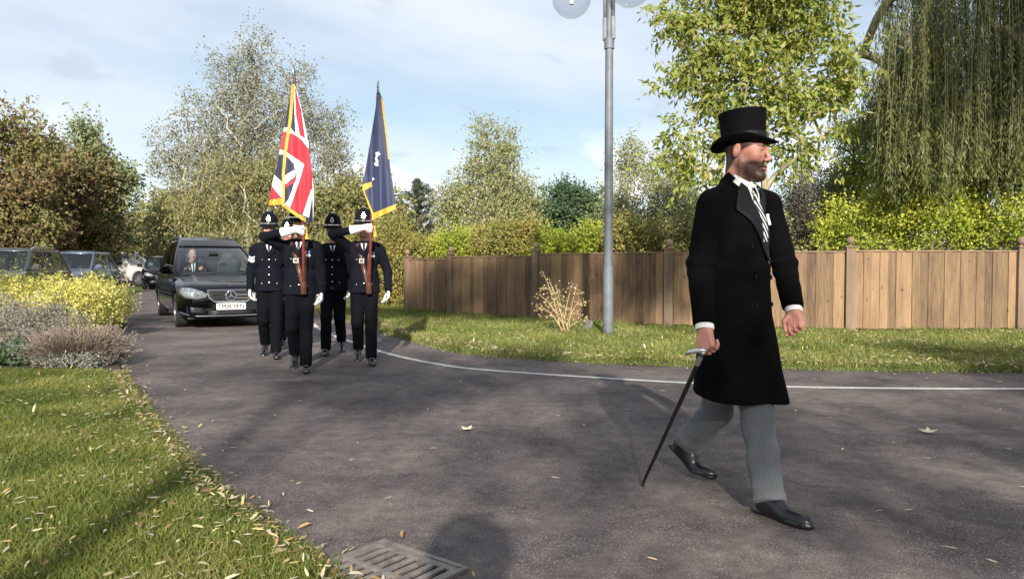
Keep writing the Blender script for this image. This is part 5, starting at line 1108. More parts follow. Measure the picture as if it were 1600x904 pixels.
    mb = MB(); mb.lathe([(.066, 0), (.072, 0), (.062, .045), (.057, .045)], (hd[0]-.045, 0, 1.495), 20, Matrix.Rotation(.2, 3, 'Y'), 1, .95); mb.build('collar', shirtm, o, smooth='auto')
    for s in (-1, 1): patch('lapel', F_, [(s*.052, 1.50), (s*.014, 1.35), (s*.01, 1.33), (s*.075, 1.385), (s*.062, 1.42), (s*.088, 1.425)], navy, o, .4, -1, .008, 2, .006)
    bt = []
    for z in (1.30, 1.20, 1.10, 1.00): bt.append((.0, z, .010))
    for s in (-1, 1): bt += [(s*.085, 1.30, .008), (s*.095, .985, .008)]
    pts_ = np.array([(0, a, b) for a, b, _ in bt], np.float32); V_, _, dn = None, None, None
    for a, b, r_ in bt:
        xs = np.arange(.35, 0, -.002); q = np.stack([xs, np.full(len(xs), a), np.full(len(xs), b)], 1).astype(np.float32); dd = ft(q) < 0; x0 = xs[np.argmax(dd)] if dd.any() else .14
        MB().lathe([(r_, 0), (r_*.9, .004), (.001, .007)], (x0, a, b), 10, Matrix.Rotation(R(90), 3, 'Y')).build('button', silver, o, smooth='auto')
    for s in (-1, 1):
        MB().box((-.01, s*.135, 1.522), (.045, .11, .008), Matrix.Rotation(-s*.25, 3, 'X'), ch=.003).build('epaulette', navy, o)
    if chevron:
        u = (np.array(J['elR'])-np.array(J['shR'])); L_ = np.linalg.norm(u); u /= L_
        fR2 = fR
        for k in range(3):
            zc = 1.335-.028*k; poly = [(-.062, zc+.012), (0, zc-.018), (.062, zc+.012), (.062, zc+.028), (0, zc-.002), (-.062, zc+.028)]; yc = J['elR'][1]*.5+J['shR'][1]*.5
            patch('chevron', lambda Q: fR((Q@np.array([[math.cos(.9), math.sin(.9), 0], [-math.sin(.9), math.cos(.9), 0], [0, 0, 1]], np.float32).T)), [(a-.0, b) for a, b in poly], glovem, o, .4, -1, .004, 2) if False else patch('chevron', fR, [(yc+a, b) for a, b in poly], glovem, o, .4, -1, .004, 2)
    if medals:
        for k in range(2):
            yy = .085+.032*k; patch('medal_ribbon', F_, [(yy-.014, 1.395), (yy+.014, 1.395), (yy+.014, 1.36), (yy-.014, 1.36)], mat('ribbon', [(.5, .05, .05), (.1, .15, .4)][k], .6), o, .4, -1, .006, 1)
            xs = np.arange(.35, 0, -.002); q = np.stack([xs, np.full(len(xs), yy), np.full(len(xs), 1.335)], 1).astype(np.float32); dd = ft(q) < 0; x0 = xs[np.argmax(dd)]
            MB().lathe([(.017, 0), (.017, .003), (.001, .004)], (x0+.004, yy, 1.338), 14, Matrix.Rotation(R(90), 3, 'Y')).build('medal', silver, o)
    if flagpole is not None:
        # shoulder belt from the left shoulder down to the pole socket at the front of the waist
        s0, s1 = (.075, 1.50), (flagpole[1]+.0, flagpole[2]+.0)
        def band(nm, off, th, w_, m, a0, b0): 
            n_ = 16; P_ = [(a0[0]+(b0[0]-a0[0])*i/n_, a0[1]+(b0[1]-a0[1])*i/n_) for i in range(n_+1)]; dv = np.array([b0[0]-a0[0], b0[1]-a0[1]]); dv /= np.linalg.norm(dv); nv = np.array([-dv[1], dv[0]])*w_/2
            V = [];
            for (a, b) in P_:
                for k in (-1, 1):
                    y, z = a+nv[0]*k, b+nv[1]*k; xs = np.arange(.35, 0, -.003); q = np.stack([xs, np.full(len(xs), y), np.full(len(xs), z)], 1).astype(np.float32); dd = tun(q) < 0; V.append((xs[np.argmax(dd)]+off if dd.any() else .13, y, z))
            o_ = obj(nm, mesh_np(nm, V, [(2*i, 2*i+1, 2*i+3, 2*i+2) for i in range(n_)], True), m, o); q = o_.modifiers.new('t', 'SOLIDIFY'); q.thickness = th; q.offset = 0; return o_
        bl = band('carrying_belt', .008, .006, .052, leatherm, s0, s1)
        band('carrying_belt', .008, .006, .052, leatherm, (-.075, 1.50), s1)
        mid = ((s0[0]+s1[0])/2, s0[1]*.6+s1[1]*.4); xs = np.arange(.35, 0, -.002); q = np.stack([xs, np.full(len(xs), -mid[0]*.2-.03), np.full(len(xs), mid[1])], 1).astype(np.float32); x0 = xs[np.argmax(tun(q) < 0)]
        MB().box((x0+.014, -.028, 1.28), (.01, .062, .056), ch=.004).build('buckle', silver, bl); MB().box((x0+.019, -.028, 1.28), (.006, .036, .032)).build('buckle_centre', leatherm, bl)
        MB().lathe([(.030, 0), (.036, .01), (.036, .14), (.031, .142)], tuple(np.array(flagpole)+[0, 0, -.06]), 16).build('pole_socket', leatherm, bl, smooth='auto')
    helmet(o, tuple(hd+np.array([-.004, 0, .062])), hy); return o
def legs(front, ph=.26, lift=.0, lat=.085):
    """front: 'L' or 'R' leg forward; returns joints"""
    J = {}
    for s, sg in (('R', -1), ('L', 1)):
        J['hip'+s] = (0, sg*.085, .93)
        if s == front: J['kn'+s] = (ph*.72, sg*lat, .51+lift*.3); J['an'+s] = (ph+.02, sg*lat, .11); J['ft'+s] = (sg*.10, -.06, (ph+.02, sg*lat, .006))
        else: J['kn'+s] = (.07, sg*lat, .505); J['an'+s] = (-ph+.02, sg*lat, .175); J['ft'+s] = (sg*.10, .50, (-ph+.01, sg*lat, .075))
    return J
def arms_down(J, s, sw=.0, out_=.03):
    sg = -1 if s == 'R' else 1; J['sh'+s] = (-.01, sg*.19, 1.43); J['el'+s] = (-.03+sw*.3, sg*(.245+out_), 1.15); J['wr'+s] = (.02+sw, sg*(.25+out_), .915); J['hand'+s] = ((.15+sw*.2, 0, -1), (0, -sg, 0), .55)
OFF = []
def opos(pts, dz=0):
    g = [G(*p) for p in pts]; return np.mean([q[:2] for q in g], 0)
# B and D: the two bearers, right forearm level across the mouth holding the pole
def bearer(px, py, yawd, label, poleB, poleT, handpx, fr, seed, armL):
    yw = R(yawd); b = G(px, py)[:2]; loc = (b[0], b[1], 0); J = legs(fr, .24, .12); arms_down(J, 'L', *armL)
    dB, dH, dT = b[1]-.30, b[1]-.30, b[1]-.18
    def loc_(q): return (np.array(q)-np.array([b[0], b[1], 0]))@np.asarray(rotz(yw), float)
    hand = loc_(P(handpx[0], handpx[1], dH)); bot = loc_(P(poleB[0], poleB[1], dB)); bot[0] = .20; bot[1] = np.clip(bot[1], -.06, .06)
    J['shR'] = (0, -.18, 1.44); J['elR'] = (.17, -.37, hand[2]-.085); J['wrR'] = tuple(np.array(hand)+np.array([-.01, -.085, -.0])); D = np.array(hand)-np.array(J['elR']); D[2] = 0
    J['handR'] = ((.35, 1.0, .0), (.6, 0, -.3), 1.15); J['wrR'] = tuple(np.array([hand[0]-.035, hand[1]-.088, hand[2]-.01]))
    o = officer(label, loc, yw, J, flagpole=tuple(bot), medals=True, seed=seed); Rw = np.asarray(rotz(yw), float)
    wbot = Rw@bot+np.array([b[0], b[1], 0]); whand = Rw@np.array([hand[0]+.012, hand[1], hand[2]])+np.array([b[0], b[1], 0])
    return o, wbot, whand
oB, wbB, whB = bearer(470, 576, -80, 'officer at the front left carrying the union flag, face hidden behind it', (489, 452), (459, 107), (474, 357), 'L', 1, (.05, .0))
oD, wbD, whD = bearer(570, 565, -80, 'officer at the front right carrying the dark blue flag, wearing medals', (584, 452), (591, 130), (580, 354), 'L', 2, (.0, .05))
J = legs('L', .24); arms_down(J, 'R', .04, .0); arms_down(J, 'L', -.1, 0); b = G(423, 556)[:2]; oA = officer('officer with white sergeant stripes at the far left of the group', (b[0], b[1], 0), R(-76), J, chevron=True, seed=3, face=(.5, .28, .22))
J = legs('R', .22); arms_down(J, 'R', -.1, -.02); arms_down(J, 'L', .05, -.02); b = G(522, 551)[:2]; oC = officer('officer without a flag, in the gap between the two flag bearers', (b[0], b[1], 0), R(-82), J, seed=4, face=(.42, .25, .18))
J = legs('R', .16); arms_down(J, 'R', .0, -.02); arms_down(J, 'L', .0, -.02); b = G(433, 545)[:2]; oE = officer('officer almost hidden behind the one with sergeant stripes', (b[0]-.05, b[1]+.75, 0), R(-80), J, seed=5, face=(.45, .27, .2))

# ------------------------------------------------------------------ flags
polem = mat('pole_wood', (.13, .022, .018), .3, var=.2, vscale=8, coat=.5); gold = mat('gold_fringe', (.56, .33, .04), .55, var=.3, vscale=60, bump=.6, bscale=200); fin = mat('finial_metal', (.28, .27, .25), .35, .9)
fl = {'navy': mat('flag_navy', (.009, .012, .038), .7, var=.12, sheen=.2), 'red': mat('flag_red', (.42, .012, .028), .7, var=.08, sheen=.2), 'white': mat('flag_white', (.64, .63, .64), .75, var=.03), 'gold': gold, 'dark': mat('flag_dark_blue', (.010, .018, .062), .65, var=.1, sheen=.25)}
def inpoly(poly, X, Y): return inside(poly, X, Y)
def flag(label, bot, hand, top_px, d_top, crop, outline, layers, base, depthf, name='flag', hand_px=None):
    T = P(top_px[0], top_px[1], d_top); o = thing(name, label, 'flag', tuple(bot), 0, 'flags carried by the officers'); B = np.array(bot); tl = T-B; u = tl/np.linalg.norm(tl); L_ = np.linalg.norm(tl)
    mid = np.array(hand)-B
    MB().tube([(0, 0, 0), tuple(mid), tuple(tl-u*.14)], .0165, 12).build('pole', polem, o, smooth='auto')
    q = Vector(u).to_track_quat('Z', 'Y').to_matrix(); f_ = MB().lathe([(.018, 0), (.026, .008), (.02, .02), (.012, .035), (.022, .05), (.012, .06), (.016, .075), (.024, .095), (.012, .14), (.001, .185)], tuple(tl-u*.15), 14, q, 1, .55); f_.build('finial', fin, o, smooth='auto')
    ol = [(370+a/3.478, 100+b/3.478) for a, b in outline]; x0, x1 = min(p[0] for p in ol), max(p[0] for p in ol); y0, y1 = min(p[1] for p in ol), max(p[1] for p in ol)
    nx, ny = int((x1-x0)*1.9), int((y1-y0)*1.6); gx = np.linspace(x0, x1, nx+1); gy = np.linspace(y0, y1, ny+1); XX, YY = np.meshgrid(gx, gy)
    # snap cells whose centre is inside; outline snapped per row
    cx = (XX[:-1, :-1]+XX[1:, 1:])/2; cy = (YY[:-1, :-1]+YY[1:, 1:])/2; ins = inpoly(ol, cx.ravel(), cy.ravel()).reshape(cx.shape)
    dep = depthf(XX, YY); dep = dep-dep.mean()+d_top+(hand[1]-d_top)*np.clip((YY-top_px[1])/(hand_px[1]-top_px[1]), 0, 1)-.085; Pts = np.array([P(a, b, d) for a, b, d in zip(XX.ravel(), YY.ravel(), dep.ravel())])-B
    names = [base]+sorted({l[0] for l in layers if l[0] != base}); mi = np.zeros(cx.shape, int)
    for nm, pl in layers: k = inpoly([(370+a/3.478, 100+b/3.478) for a, b in pl], cx.ravel(), cy.ravel()).reshape(cx.shape); mi[k] = names.index(nm)
    idx = np.arange((nx+1)*(ny+1)).reshape(ny+1, nx+1); F = np.stack([idx[:-1, :-1], idx[1:, :-1], idx[1:, 1:], idx[:-1, 1:]], -1).reshape(-1, 4); mask = ins.ravel(); mm_ = mi.ravel()
    for nm in names:
        pass
    k_ = mask & (mm_ != (names.index('gold') if 'gold' in names else -1)); 
    def sub(nm, kk, mats, mi_):
        F2 = F[kk]; used, inv = np.unique(F2, return_inverse=True); me = mesh_np(nm, Pts[used], inv.reshape(-1, 4), True); ob = obj(nm, me, mats, o); me.polygons.foreach_set('material_index', mi_[kk].astype(np.int32)); s = ob.modifiers.new('t', 'SOLIDIFY'); s.thickness = .003; s.offset = 0; return ob
    sub('cloth', k_, [fl[n_] for n_ in names], mm_)
    if 'gold' in names: sub('fringe', mask & (mm_ == names.index('gold')), [gold], mm_*0)
    return o
def foldf(d0, amp, seed, tilt=.25, top=110, bot=345):
    def f(X, Y):
        v = np.clip((Y-top)/(bot-top), 0, 1); w_ = np.sin(X*.16+seed+v*1.5)*.6+np.sin(X*.31+seed*2-v*2.5)*.4
        return d0-tilt*v*.25+amp*w_*(.25+.75*v)
    return f
dB = wbB[1]; dD = wbD[1]
gl1 = [(298, 108), (316, 108), (300, 300), (272, 480), (260, 600), (260, 752), (246, 756), (245, 600), (256, 480), (282, 300)]
flag('union flag in red, white and blue with gold fringe, drooping from a pole', wbB, whB, (459, 105), dB+.22, None,
     [(303, 100), (296, 140), (285, 200), (262, 320), (245, 400), (235, 460), (215, 560), (195, 640), (180, 720), (176, 768), (240, 765), (300, 812), (376, 862), (412, 862), (421, 800), (420, 700), (408, 580), (395, 460), (375, 360), (350, 240), (325, 140), (312, 100)],
     [('white', [(310, 120), (318, 120), (345, 370), (390, 420), (390, 460), (330, 405), (290, 385), (240, 372), (235, 345), (290, 345), (318, 378), (312, 250)]), ('red', [(316, 130), (330, 165), (372, 404), (342, 388), (322, 280)]), ('white', [(320, 120), (330, 140), (352, 240), (376, 360), (384, 410), (372, 404), (350, 250), (326, 160)]),
      ('red', [(240, 362), (300, 378), (345, 405), (390, 460), (415, 600), (405, 735), (365, 822), (285, 780), (350, 600), (366, 545), (310, 508), (272, 480), (230, 465)]), ('white', [(228, 460), (272, 480), (312, 508), (367, 545), (350, 605), (290, 780), (256, 762), (300, 690), (322, 610), (312, 560), (262, 492), (222, 495)]),
      ('navy', [(220, 492), (262, 492), (275, 505), (312, 545), (308, 570), (262, 600), (243, 642), (200, 600)]), ('white', [(200, 598), (246, 642), (250, 725), (238, 722), (188, 660)]), ('red', [(186, 662), (240, 728), (180, 735)]), ('white', [(256, 610), (312, 575), (318, 610), (256, 660)]), ('red', [(256, 655), (300, 636), (326, 596), (318, 640), (258, 676)]), ('navy', [(256, 705), (302, 680), (284, 730), (258, 762)]),
      ('white', [(404, 680), (416, 690), (392, 835), (358, 822)]), ('navy', [(410, 740), (421, 700), (421, 862), (376, 862), (392, 835)]), ('white', [(413, 600), (420, 700), (416, 862), (412, 862), (409, 650)]),
      ('gold', [(176, 738), (246, 728), (258, 765), (375, 838), (376, 866), (300, 815), (240, 768), (176, 772)]), ('gold', gl1)], 'navy', foldf(dB-.03, .055, 1.2), hand_px=(474, 354))
flag('dark blue flag with white emblem and gold fringe, drooping from a pole', wbD, whD, (591, 129), dD+.12, None,
     [(763, 152), (765, 170), (740, 330), (705, 540), (683, 655), (684, 690), (690, 700), (735, 820), (735, 850), (865, 788), (864, 762), (852, 680), (833, 560), (818, 400), (795, 200), (776, 152)],
     [('gold', [(783, 185), (796, 195), (822, 400), (830, 520), (822, 520), (810, 400)]), ('gold', [(680, 655), (733, 640), (734, 666), (690, 692), (680, 694)]), ('gold', [(686, 694), (694, 692), (742, 810), (865, 760), (866, 790), (735, 852), (730, 815)]),
      ('white', [(755, 480), (772, 478), (780, 492), (768, 500), (762, 515), (770, 522), (768, 540), (772, 552), (760, 556), (752, 552), (746, 540), (756, 534), (752, 512), (756, 500)]), ('white', [(738, 618), (745, 618), (748, 630), (737, 632)])], 'dark', foldf(dD-.03, .05, 2.4, top=130), hand_px=(580, 351))
# gold tassel cords at the hands
for (px, py, d, lab) in ((477, 352, dB-.05, 'gold cord tied at the grip of the union flag'), (584, 350, dD-.05, 'gold cord hanging at the grip of the dark blue flag')):
    a = P(px, py, d); mb = MB(); ct = thing('cord', lab, 'cord', tuple(a))
    mb.tube([(0, 0, .02), (.012, -.02, -.03), (.02, -.025, -.10)], .014, 8); mb.tube([(0, 0, .02), (-.02, -.02, -.04), (-.015, -.02, -.13)], .012, 8); mb.build('rope', gold, ct, smooth=True); mb = MB(); mb.lathe([(.013, .05), (.02, .03), (.024, -.02), (.006, -.022)], (.02, -.025, -.14), 10); mb.build('tassel', gold, ct, smooth='auto')
# ------------------------------------------------------------------ the man in the top hat
HB = P(1146, 415, 3.85)[:2]; HY = R(-42); Rw = np.asarray(rotz(HY), float); HB3 = np.array([HB[0], HB[1], 0])
def hl(px, py, d): return (P(px, py, d)-HB3)@Rw          # picture point -> his own frame (x forward, y left)
def hyaw(world_deg): return R(world_deg)-HY
hero = thing('person', 'bearded man in black top hat and long black overcoat walking with a cane', 'person', (HB[0], HB[1], 0), HY)
skH = skinmat('skin_ruddy', (.47, .235, .18), (.028, .015, .010))
hd = hl(1165, 236.5, 3.80); hy = hyaw(-38); hp = R(5)
RhH = rotz(hy)@roty(hp)
def tfH(Q):
    q = (Q-hd.astype(np.float32))@RhH; q = q.copy(); q[:, 2] = np.where(q[:, 2] < 0, q[:, 2]/1.14, q[:, 2]); return q
nk = hl(1153, 290, 3.83)
fh = lambda Q: smin(head_sdf(tfH(Q)*.905, .005)/.905, cone(Q, hd+RhH.astype(float)@np.array([-.035, 0, -.05]), nk, .060, .070), .03)
headP = polygonize(fh, hd-[.19, .19, .29], hd+[.19, .19, .19], .0024)
shR = hl(1111, 325, 3.72); shL = hl(1200, 326, 3.99); elR = hl(1094, 412, 3.66); wrR = hl(1101, 511, 3.51); elL = hl(1226, 415, 3.98); wrL = hl(1240, 484, 3.84)
hpR = np.array([0, -.09, .95]); hpL = np.array([0, .09, .95]); knL = hl(1184, 655, 3.68); anL = hl(1192, 770, 3.62); knR = hl(1122, 650, 3.92); anR = hl(1066, 706, 4.24)
heelL = (G(1180, 798)-HB3)@Rw; toeL = (G(1261, 826)-HB3)@Rw; fyL = math.atan2((toeL-heelL)[1], (toeL-heelL)[0]); hxL = np.array([math.cos(fyL), math.sin(fyL), 0]); soleL = heelL+hxL*.085; soleL[2] = .004
toeR = (G(1099, 752)-HB3)@Rw; fyR = hyaw(-46); hxR = np.array([math.cos(fyR), math.sin(fyR), 0]); ptR = R(38)
Rf = np.asarray(rotz(fyR)@roty(ptR), float); soleR = toeR-Rf@np.array([.20, 0, 0.0]); 
anL = soleL+np.array([-.005, 0, .095]); anR = soleR+Rf@np.array([-.005, 0, .10]); knR = hl(1120, 640, 3.98)
# hands
cane_tip_w = G(1004, 759)
rp = hand_prims(wrR+np.array([0, 0, -.0]), hl(1104, 562, 3.46)-wrR, hl(1150, 520, 3.70)-wrR, -1, [1.0, 1.08, 1.12, 1.15], 1.08, .75)
lpn = hand_prims(wrL, hl(1246, 528, 3.80)-wrL, np.array([.15, -1, 0]), 1, [.55, .7, .8, .9], 1.05, .55)
def handf(pr, w_, el): 
    ad = (el-w_)/np.linalg.norm(el-w_); return lambda Q: smin(hand_sdf(Q, pr, .006), cone(Q, w_-ad*.005, w_+ad*.09, .026, .032), .018)
cane_top = hl(1098, 551, 3.475); fr_, fl_ = handf(rp, wrR, elR), handf(lpn, wrL, elL); hpart = []
for f_, pr, w_, el in ((fr_, rp, wrR, elR), (fl_, lpn, wrL, elL)):
    lo_, hi_ = bb(pr+[(w_, w_+(el-w_)*.3, 0, 0, 0)], .035); hpart.append(polygonize(f_, lo_, hi_, .0024))
def coreH(Q):
    d = ell(Q, (0, 0, 1.25), (.10, .15, .25)); d = smin(d, ell(Q, (0, 0, .98), (.10, .14, .12)), .05); d = smin(d, cone(Q, (0, 0, 1.4), nk, .08, .06), .04)
    for a, b, c in ((shR, elR, wrR), (shL, elL, wrL)): d = smin(d, cone(Q, a, b, .045, .038), .03); d = smin(d, cone(Q, b, c, .036, .026), .01)
    d = smin(d, leg_sdf(Q, hpR, knR, anR, (.06, .045, .035), .028), .03); return smin(d, leg_sdf(Q, hpL, knL, anL, (.06, .045, .035), .028), .03)
core = polygonize(coreH, [-.6, -.5, .05], [.6, .5, 1.62], .02)
me = join_np('body', [headP, core]+hpart); paint_face(me, lambda Q: tfH(Q)*.905, beard=1.4, moust=1., hairline=-.012)
# keep face paint off the hands: only near the head
kp = (np.linalg.norm(vcos(me)-hd.astype(np.float32), axis=1) < .2)
for an in ('lip', 'hair', 'eyew', 'iris'):
    a = np.empty(len(me.vertices), np.float32); me.attributes[an].data.foreach_get('value', a); me.attributes[an].data.foreach_set('value', a*kp)
obj('body', me, skH, hero)
# overcoat
hemz = .545
def torsoH(Q):
    d = ell(Q, (.005, 0, 1.36), (.155, .205, .235)); d = smin(d, ell(Q, (.0, 0, 1.12), (.150, .190, .22)), .08)
    for a in (shR, shL): d = smin(d, cone(Q, nk*[1, 1, 0]+[-.02, 0, 1.60], a+[0, 0, .034], .068, .066), .08)
    x, y, z = Q[:, 0], Q[:, 1], Q[:, 2]; v = np.clip((1.12-z)/(1.12-hemz), 0, 1.1); ph = np.arctan2(y, x+.0)
    A = .150+.085*v; B = .185+.075*v; cx = .01+.03*v; fold = 1+.022*v*np.sin(5*ph+1+z*1.5)+.012*v*np.sin(9*ph+2.4-z*2)+.01*v*np.sin(3*ph+z*4)
    k0 = np.sqrt(((x-cx)/A)**2+(y/B)**2); sk_ = (k0-fold)*.17; hz_ = hemz+.012*np.sin(2*ph+.6)-.035*np.clip(np.cos(ph-.5), 0, 1)**4; sk_ = smax(sk_, np.maximum(hz_-z, z-1.2), .008); d = smin(d, sk_, .08)
    # front overlap ridge
    yr = -.075; st = np.clip((y-yr)/.006, 0, 1)*np.clip((x-.02)/.02, 0, 1)*np.clip((1.30-z)/.02, 0, 1)*.007; d = d+.0035-st
    d = d+wrinkle(Q, .0022, .8, 3)*np.clip((1.5-z)/.3, .2, 1); return smax(d, (z-1.66), .01)
def slvH(a, b, c, sd):
    ax = (c-b)/np.linalg.norm(c-b)
    def f(Q):
        d = smin(cone(Q, a, b, .074, .064), cone(Q, b, c-ax*.0, .064, .054), .03); bend = np.exp(-(np.linalg.norm(Q-b.astype(np.float32), axis=1)/.11)**2); d = d+wrinkle(Q, .0025, 1.1, sd)+bend*.005*np.sin(Q[:, 2]*95); return smax(d, (Q-(c-ax*.012).astype(np.float32))@ax.astype(np.float32), .006)
    return f
sR, sL = slvH(shR, elR, wrR, 1), slvH(shL, elL, wrL, 5)
coat = lambda Q: smin(smin(torsoH(Q), sR(Q), .022), sL(Q), .022)
obj('overcoat', sdf_mesh('overcoat', coat, [-.42, -.52, .46], [.50, .56, 1.70], .0075), blackcloth, hero)
satin = mat('lapel_satin', (.005, .005, .006), .6, var=.1, spec=.2)
cf = coat
patch('shirt_front', cf, [(-.060, 1.60), (-.050, 1.50), (-.005, 1.335), (.030, 1.335), (.075, 1.50), (.075, 1.60)], shirtm, hero, .45, -1, .003, 4, .003)
tiest, t, b = newmat('striped_tie'); wv = N('ShaderNodeTexWave', t, wave_type='BANDS', bands_direction='DIAGONAL', wave_profile='SIN'); wv.inputs['Scale'].default_value = 17.; c_ = N('ShaderNodeTexCoord', t); t.links.new(c_.outputs['Object'], wv.inputs['Vector']); rr_ = N('ShaderNodeValToRGB', t); rr_.color_ramp.interpolation = 'CONSTANT'; rr_.color_ramp.elements[0].color = (.01, .01, .012, 1); rr_.color_ramp.elements[1].position = .66; rr_.color_ramp.elements[1].color = (.7, .7, .68, 1); t.links.new(wv.outputs[0], rr_.inputs[0]); t.links.new(rr_.outputs[0], b.inputs['Base Color']); b.inputs['Roughness'].default_value = .5
patch('tie', cf, [(-.014, 1.545), (-.022, 1.515), (-.012, 1.50), (-.020, 1.34), (.034, 1.34), (.028, 1.50), (.036, 1.52), (.026, 1.545)], tiest, hero, .45, -1, .012, 4, .01)
# lapels: right of him is negative y
patch('lapel', cf, [(-.062, 1.655), (-.108, 1.60), (-.135, 1.505), (-.150, 1.500), (-.108, 1.45), (.035, 1.235), (.045, 1.25), (.005, 1.33), (-.03, 1.44)], satin, hero, .45, -1, .011, 4, .010)
patch('lapel', cf, [(.072, 1.655), (.112, 1.60), (.130, 1.505), (.160, 1.500), (.122, 1.45), (.055, 1.235), (.040, 1.235), (.030, 1.33), (.055, 1.44)], satin, hero, .45, -1, .009, 4, .010)
def onchest(y, z, f=torsoH):
    xs = np.arange(.4, -.1, -.002); q = np.stack([xs, np.full(len(xs), y), np.full(len(xs), z)], 1).astype(np.float32); dd = f(q) < 0; return xs[np.argmax(dd)]
for (y, z) in ((-.085, 1.315), (-.085, 1.16), (-.085, 1.02), (.105, 1.16), (.105, 1.02)):
    MB().lathe([(.001, 0), (.012, .0), (.013, .004), (.010, .006), (.006, .004), (.001, .004)], (onchest(y, z)+.0, y, z), 14, Matrix.Rotation(R(90), 3, 'Y')@Matrix.Rotation(y*2.5, 3, 'X')).build('button', satin, hero, smooth='auto')
# pocket square
patch('pocket_square', cf, [(.112, 1.430), (.152, 1.435), (.156, 1.465), (.144, 1.458), (.136, 1.492), (.124, 1.465), (.112, 1.480), (.106, 1.45)], shirtm, hero, .45, -1, .020, 2, .014)
# collar
mb = MB(); nd = Vector((0.12, 0, 0)); cM = Matrix.Rotation(.58, 3, 'Y'); c0_ = Vector(nk)+Vector((.014, 0, .016)); mb.lathe([(.074, 0), (.081, .0), (.0735, .040), (.068, .039)], tuple(c0_+Vector((0, 0, -.012))), 28, cM, 1.0, .98); mb.build('shirt_collar', shirtm, hero, smooth='auto')
mb = MB()
for s in (-1, 1): mb.prism([(0, .042), (s*.045, .030), (s*.052, .0), (s*.020, -.022)][::s], .006, Matrix(((0, 0, 1), (1, 0, 0), (0, 1, 0)))@Matrix.Rotation(s*.25, 3, 'Y'), tuple(c0_+Vector((.066, 0, -.040))))
mb.build('collar_point', shirtm, hero, bevel=.002)
mb = MB(); mb.prism([(-.017, -.012), (.017, -.012), (.024, .018), (-.024, .018)], .022, Matrix(((0, 0, 1), (1, 0, 0), (0, 1, 0))), tuple(c0_+Vector((.070, 0, -.052)))).prism([(-.014, -.075), (.014, -.075), (.016, -.012), (-.016, -.012)], .012, Matrix(((0, 0, 1), (1, 0, 0), (0, 1, 0))), tuple(c0_+Vector((.078, 0, -.052)))); mb.build('tie_knot', tiest, hero, bevel=.005)
mb = MB(); mb.lathe([(.086, -.03), (.094, -.03), (.087, .040), (.082, .043), (.080, .03)], tuple(c0_+Vector((-.012, 0, -.02))), 28, Matrix.Rotation(.66, 3, 'Y'), 1.0, 1.06); cxf = c0_.x+.020; mb.F = [f for f in mb.F if len(f) == 4 and max(mb.V[i][0] for i in f) < cxf]; mb.mi = [0]*len(mb.F); mb.build('coat_collar', blackcloth, hero, smooth='auto')
for w_, el in ((wrR, elR), (wrL, elL)):
    ad = (w_-el)/np.linalg.norm(w_-el); q = Vector(ad).to_track_quat('Z', 'Y').to_matrix(); MB().lathe([(.040, -.04), (.0445, -.04), (.0445, .020), (.041, .022), (.040, .01)], tuple(w_-ad*.008), 24, q, 1, .85).build('shirt_cuff', shirtm, hero, smooth='auto')
# striped trousers
strm, t, b = newmat('striped_trouser'); at = N('ShaderNodeAttribute', t); at.attribute_name = 'across'; mu = N('ShaderNodeMath', t, operation='MULTIPLY'); mu.inputs[1].default_value = 2*math.pi/.0115; t.links.new(at.outputs['Fac'], mu.inputs[0]); si = N('ShaderNodeMath', t, operation='SINE'); t.links.new(mu.outputs[0], si.inputs[0])
rr_ = N('ShaderNodeValToRGB', t); rr_.color_ramp.elements[0].position = .40; rr_.color_ramp.elements[1].position = .80; rr_.color_ramp.elements[0].color = (.072, .080, .088, 1); rr_.color_ramp.elements[1].color = (.112, .122, .133, 1); mr_ = N('ShaderNodeMapRange', t); mr_.inputs[1].default_value = -1; t.links.new(si.outputs[0], mr_.inputs[0]); t.links.new(mr_.outputs[0], rr_.inputs[0]); t.links.new(rr_.outputs[0], b.inputs['Base Color']); b.inputs['Roughness'].default_value = .85; b.inputs['Sheen Weight'].default_value = .1
anLh = anL+[0, 0, -.01]; anRh = anR*1.
def troH(Q):
    lL = leg_sdf(Q, hpL, knL, anLh, (.105, .080, .068), .076); lR = leg_sdf(Q, hpR, knR, anRh, (.100, .080, .068), .078); cr = 0
    out_ = None
    for d, kn, an in ((lL, knL, anLh), (lR, knR, anRh)):
        n_ = (an-kn)/np.linalg.norm(an-kn); cut = (Q-an.astype(np.float32))@n_.astype(np.float32); d = smax(d, cut-.015, .008); d = d+.006*np.sin(cut*60+Q[:, 1]*18)*np.exp(-np.clip(-cut, 0, 1)/.12)+.0045*np.sin(cut*27+Q[:, 0]*21+2*np.sin(Q[:, 1]*19)); out_ = d if out_ is None else smin(out_, d, .03)
    return smin(out_, ell(Q, (0, 0, .95), (.12, .15, .13)), .03)
me = sdf_mesh('trousers', troH, [-.55, -.35, .06], [.55, .4, 1.05], .0085); Vt = vcos(me); ac = np.zeros(len(Vt))
dL = np.linalg.norm(np.cross(Vt-knL, (anLh-knL)/np.linalg.norm(anLh-knL)), axis=1); dR = np.linalg.norm(np.cross(Vt-knR, (anRh-knR)/np.linalg.norm(anRh-knR)), axis=1); Lm = dL < dR
for m_, kn, an in ((Lm, knL, anLh), (~Lm, knR, anRh)):
    ax_ = (an-kn)/np.linalg.norm(an-kn); fw = np.array([1., 0, 0])-ax_*ax_[0]; fw /= np.linalg.norm(fw); sd = np.cross(ax_, fw); rel = Vt[m_]-kn; phi = np.arctan2(rel@sd, rel@fw); ac[m_] = phi*.088
attr(me, 'across', ac); obj('trousers', me, strm, hero)
shoem = mat('shoe_black', (.008, .008, .010), .32, spec=.5, coat=.2)
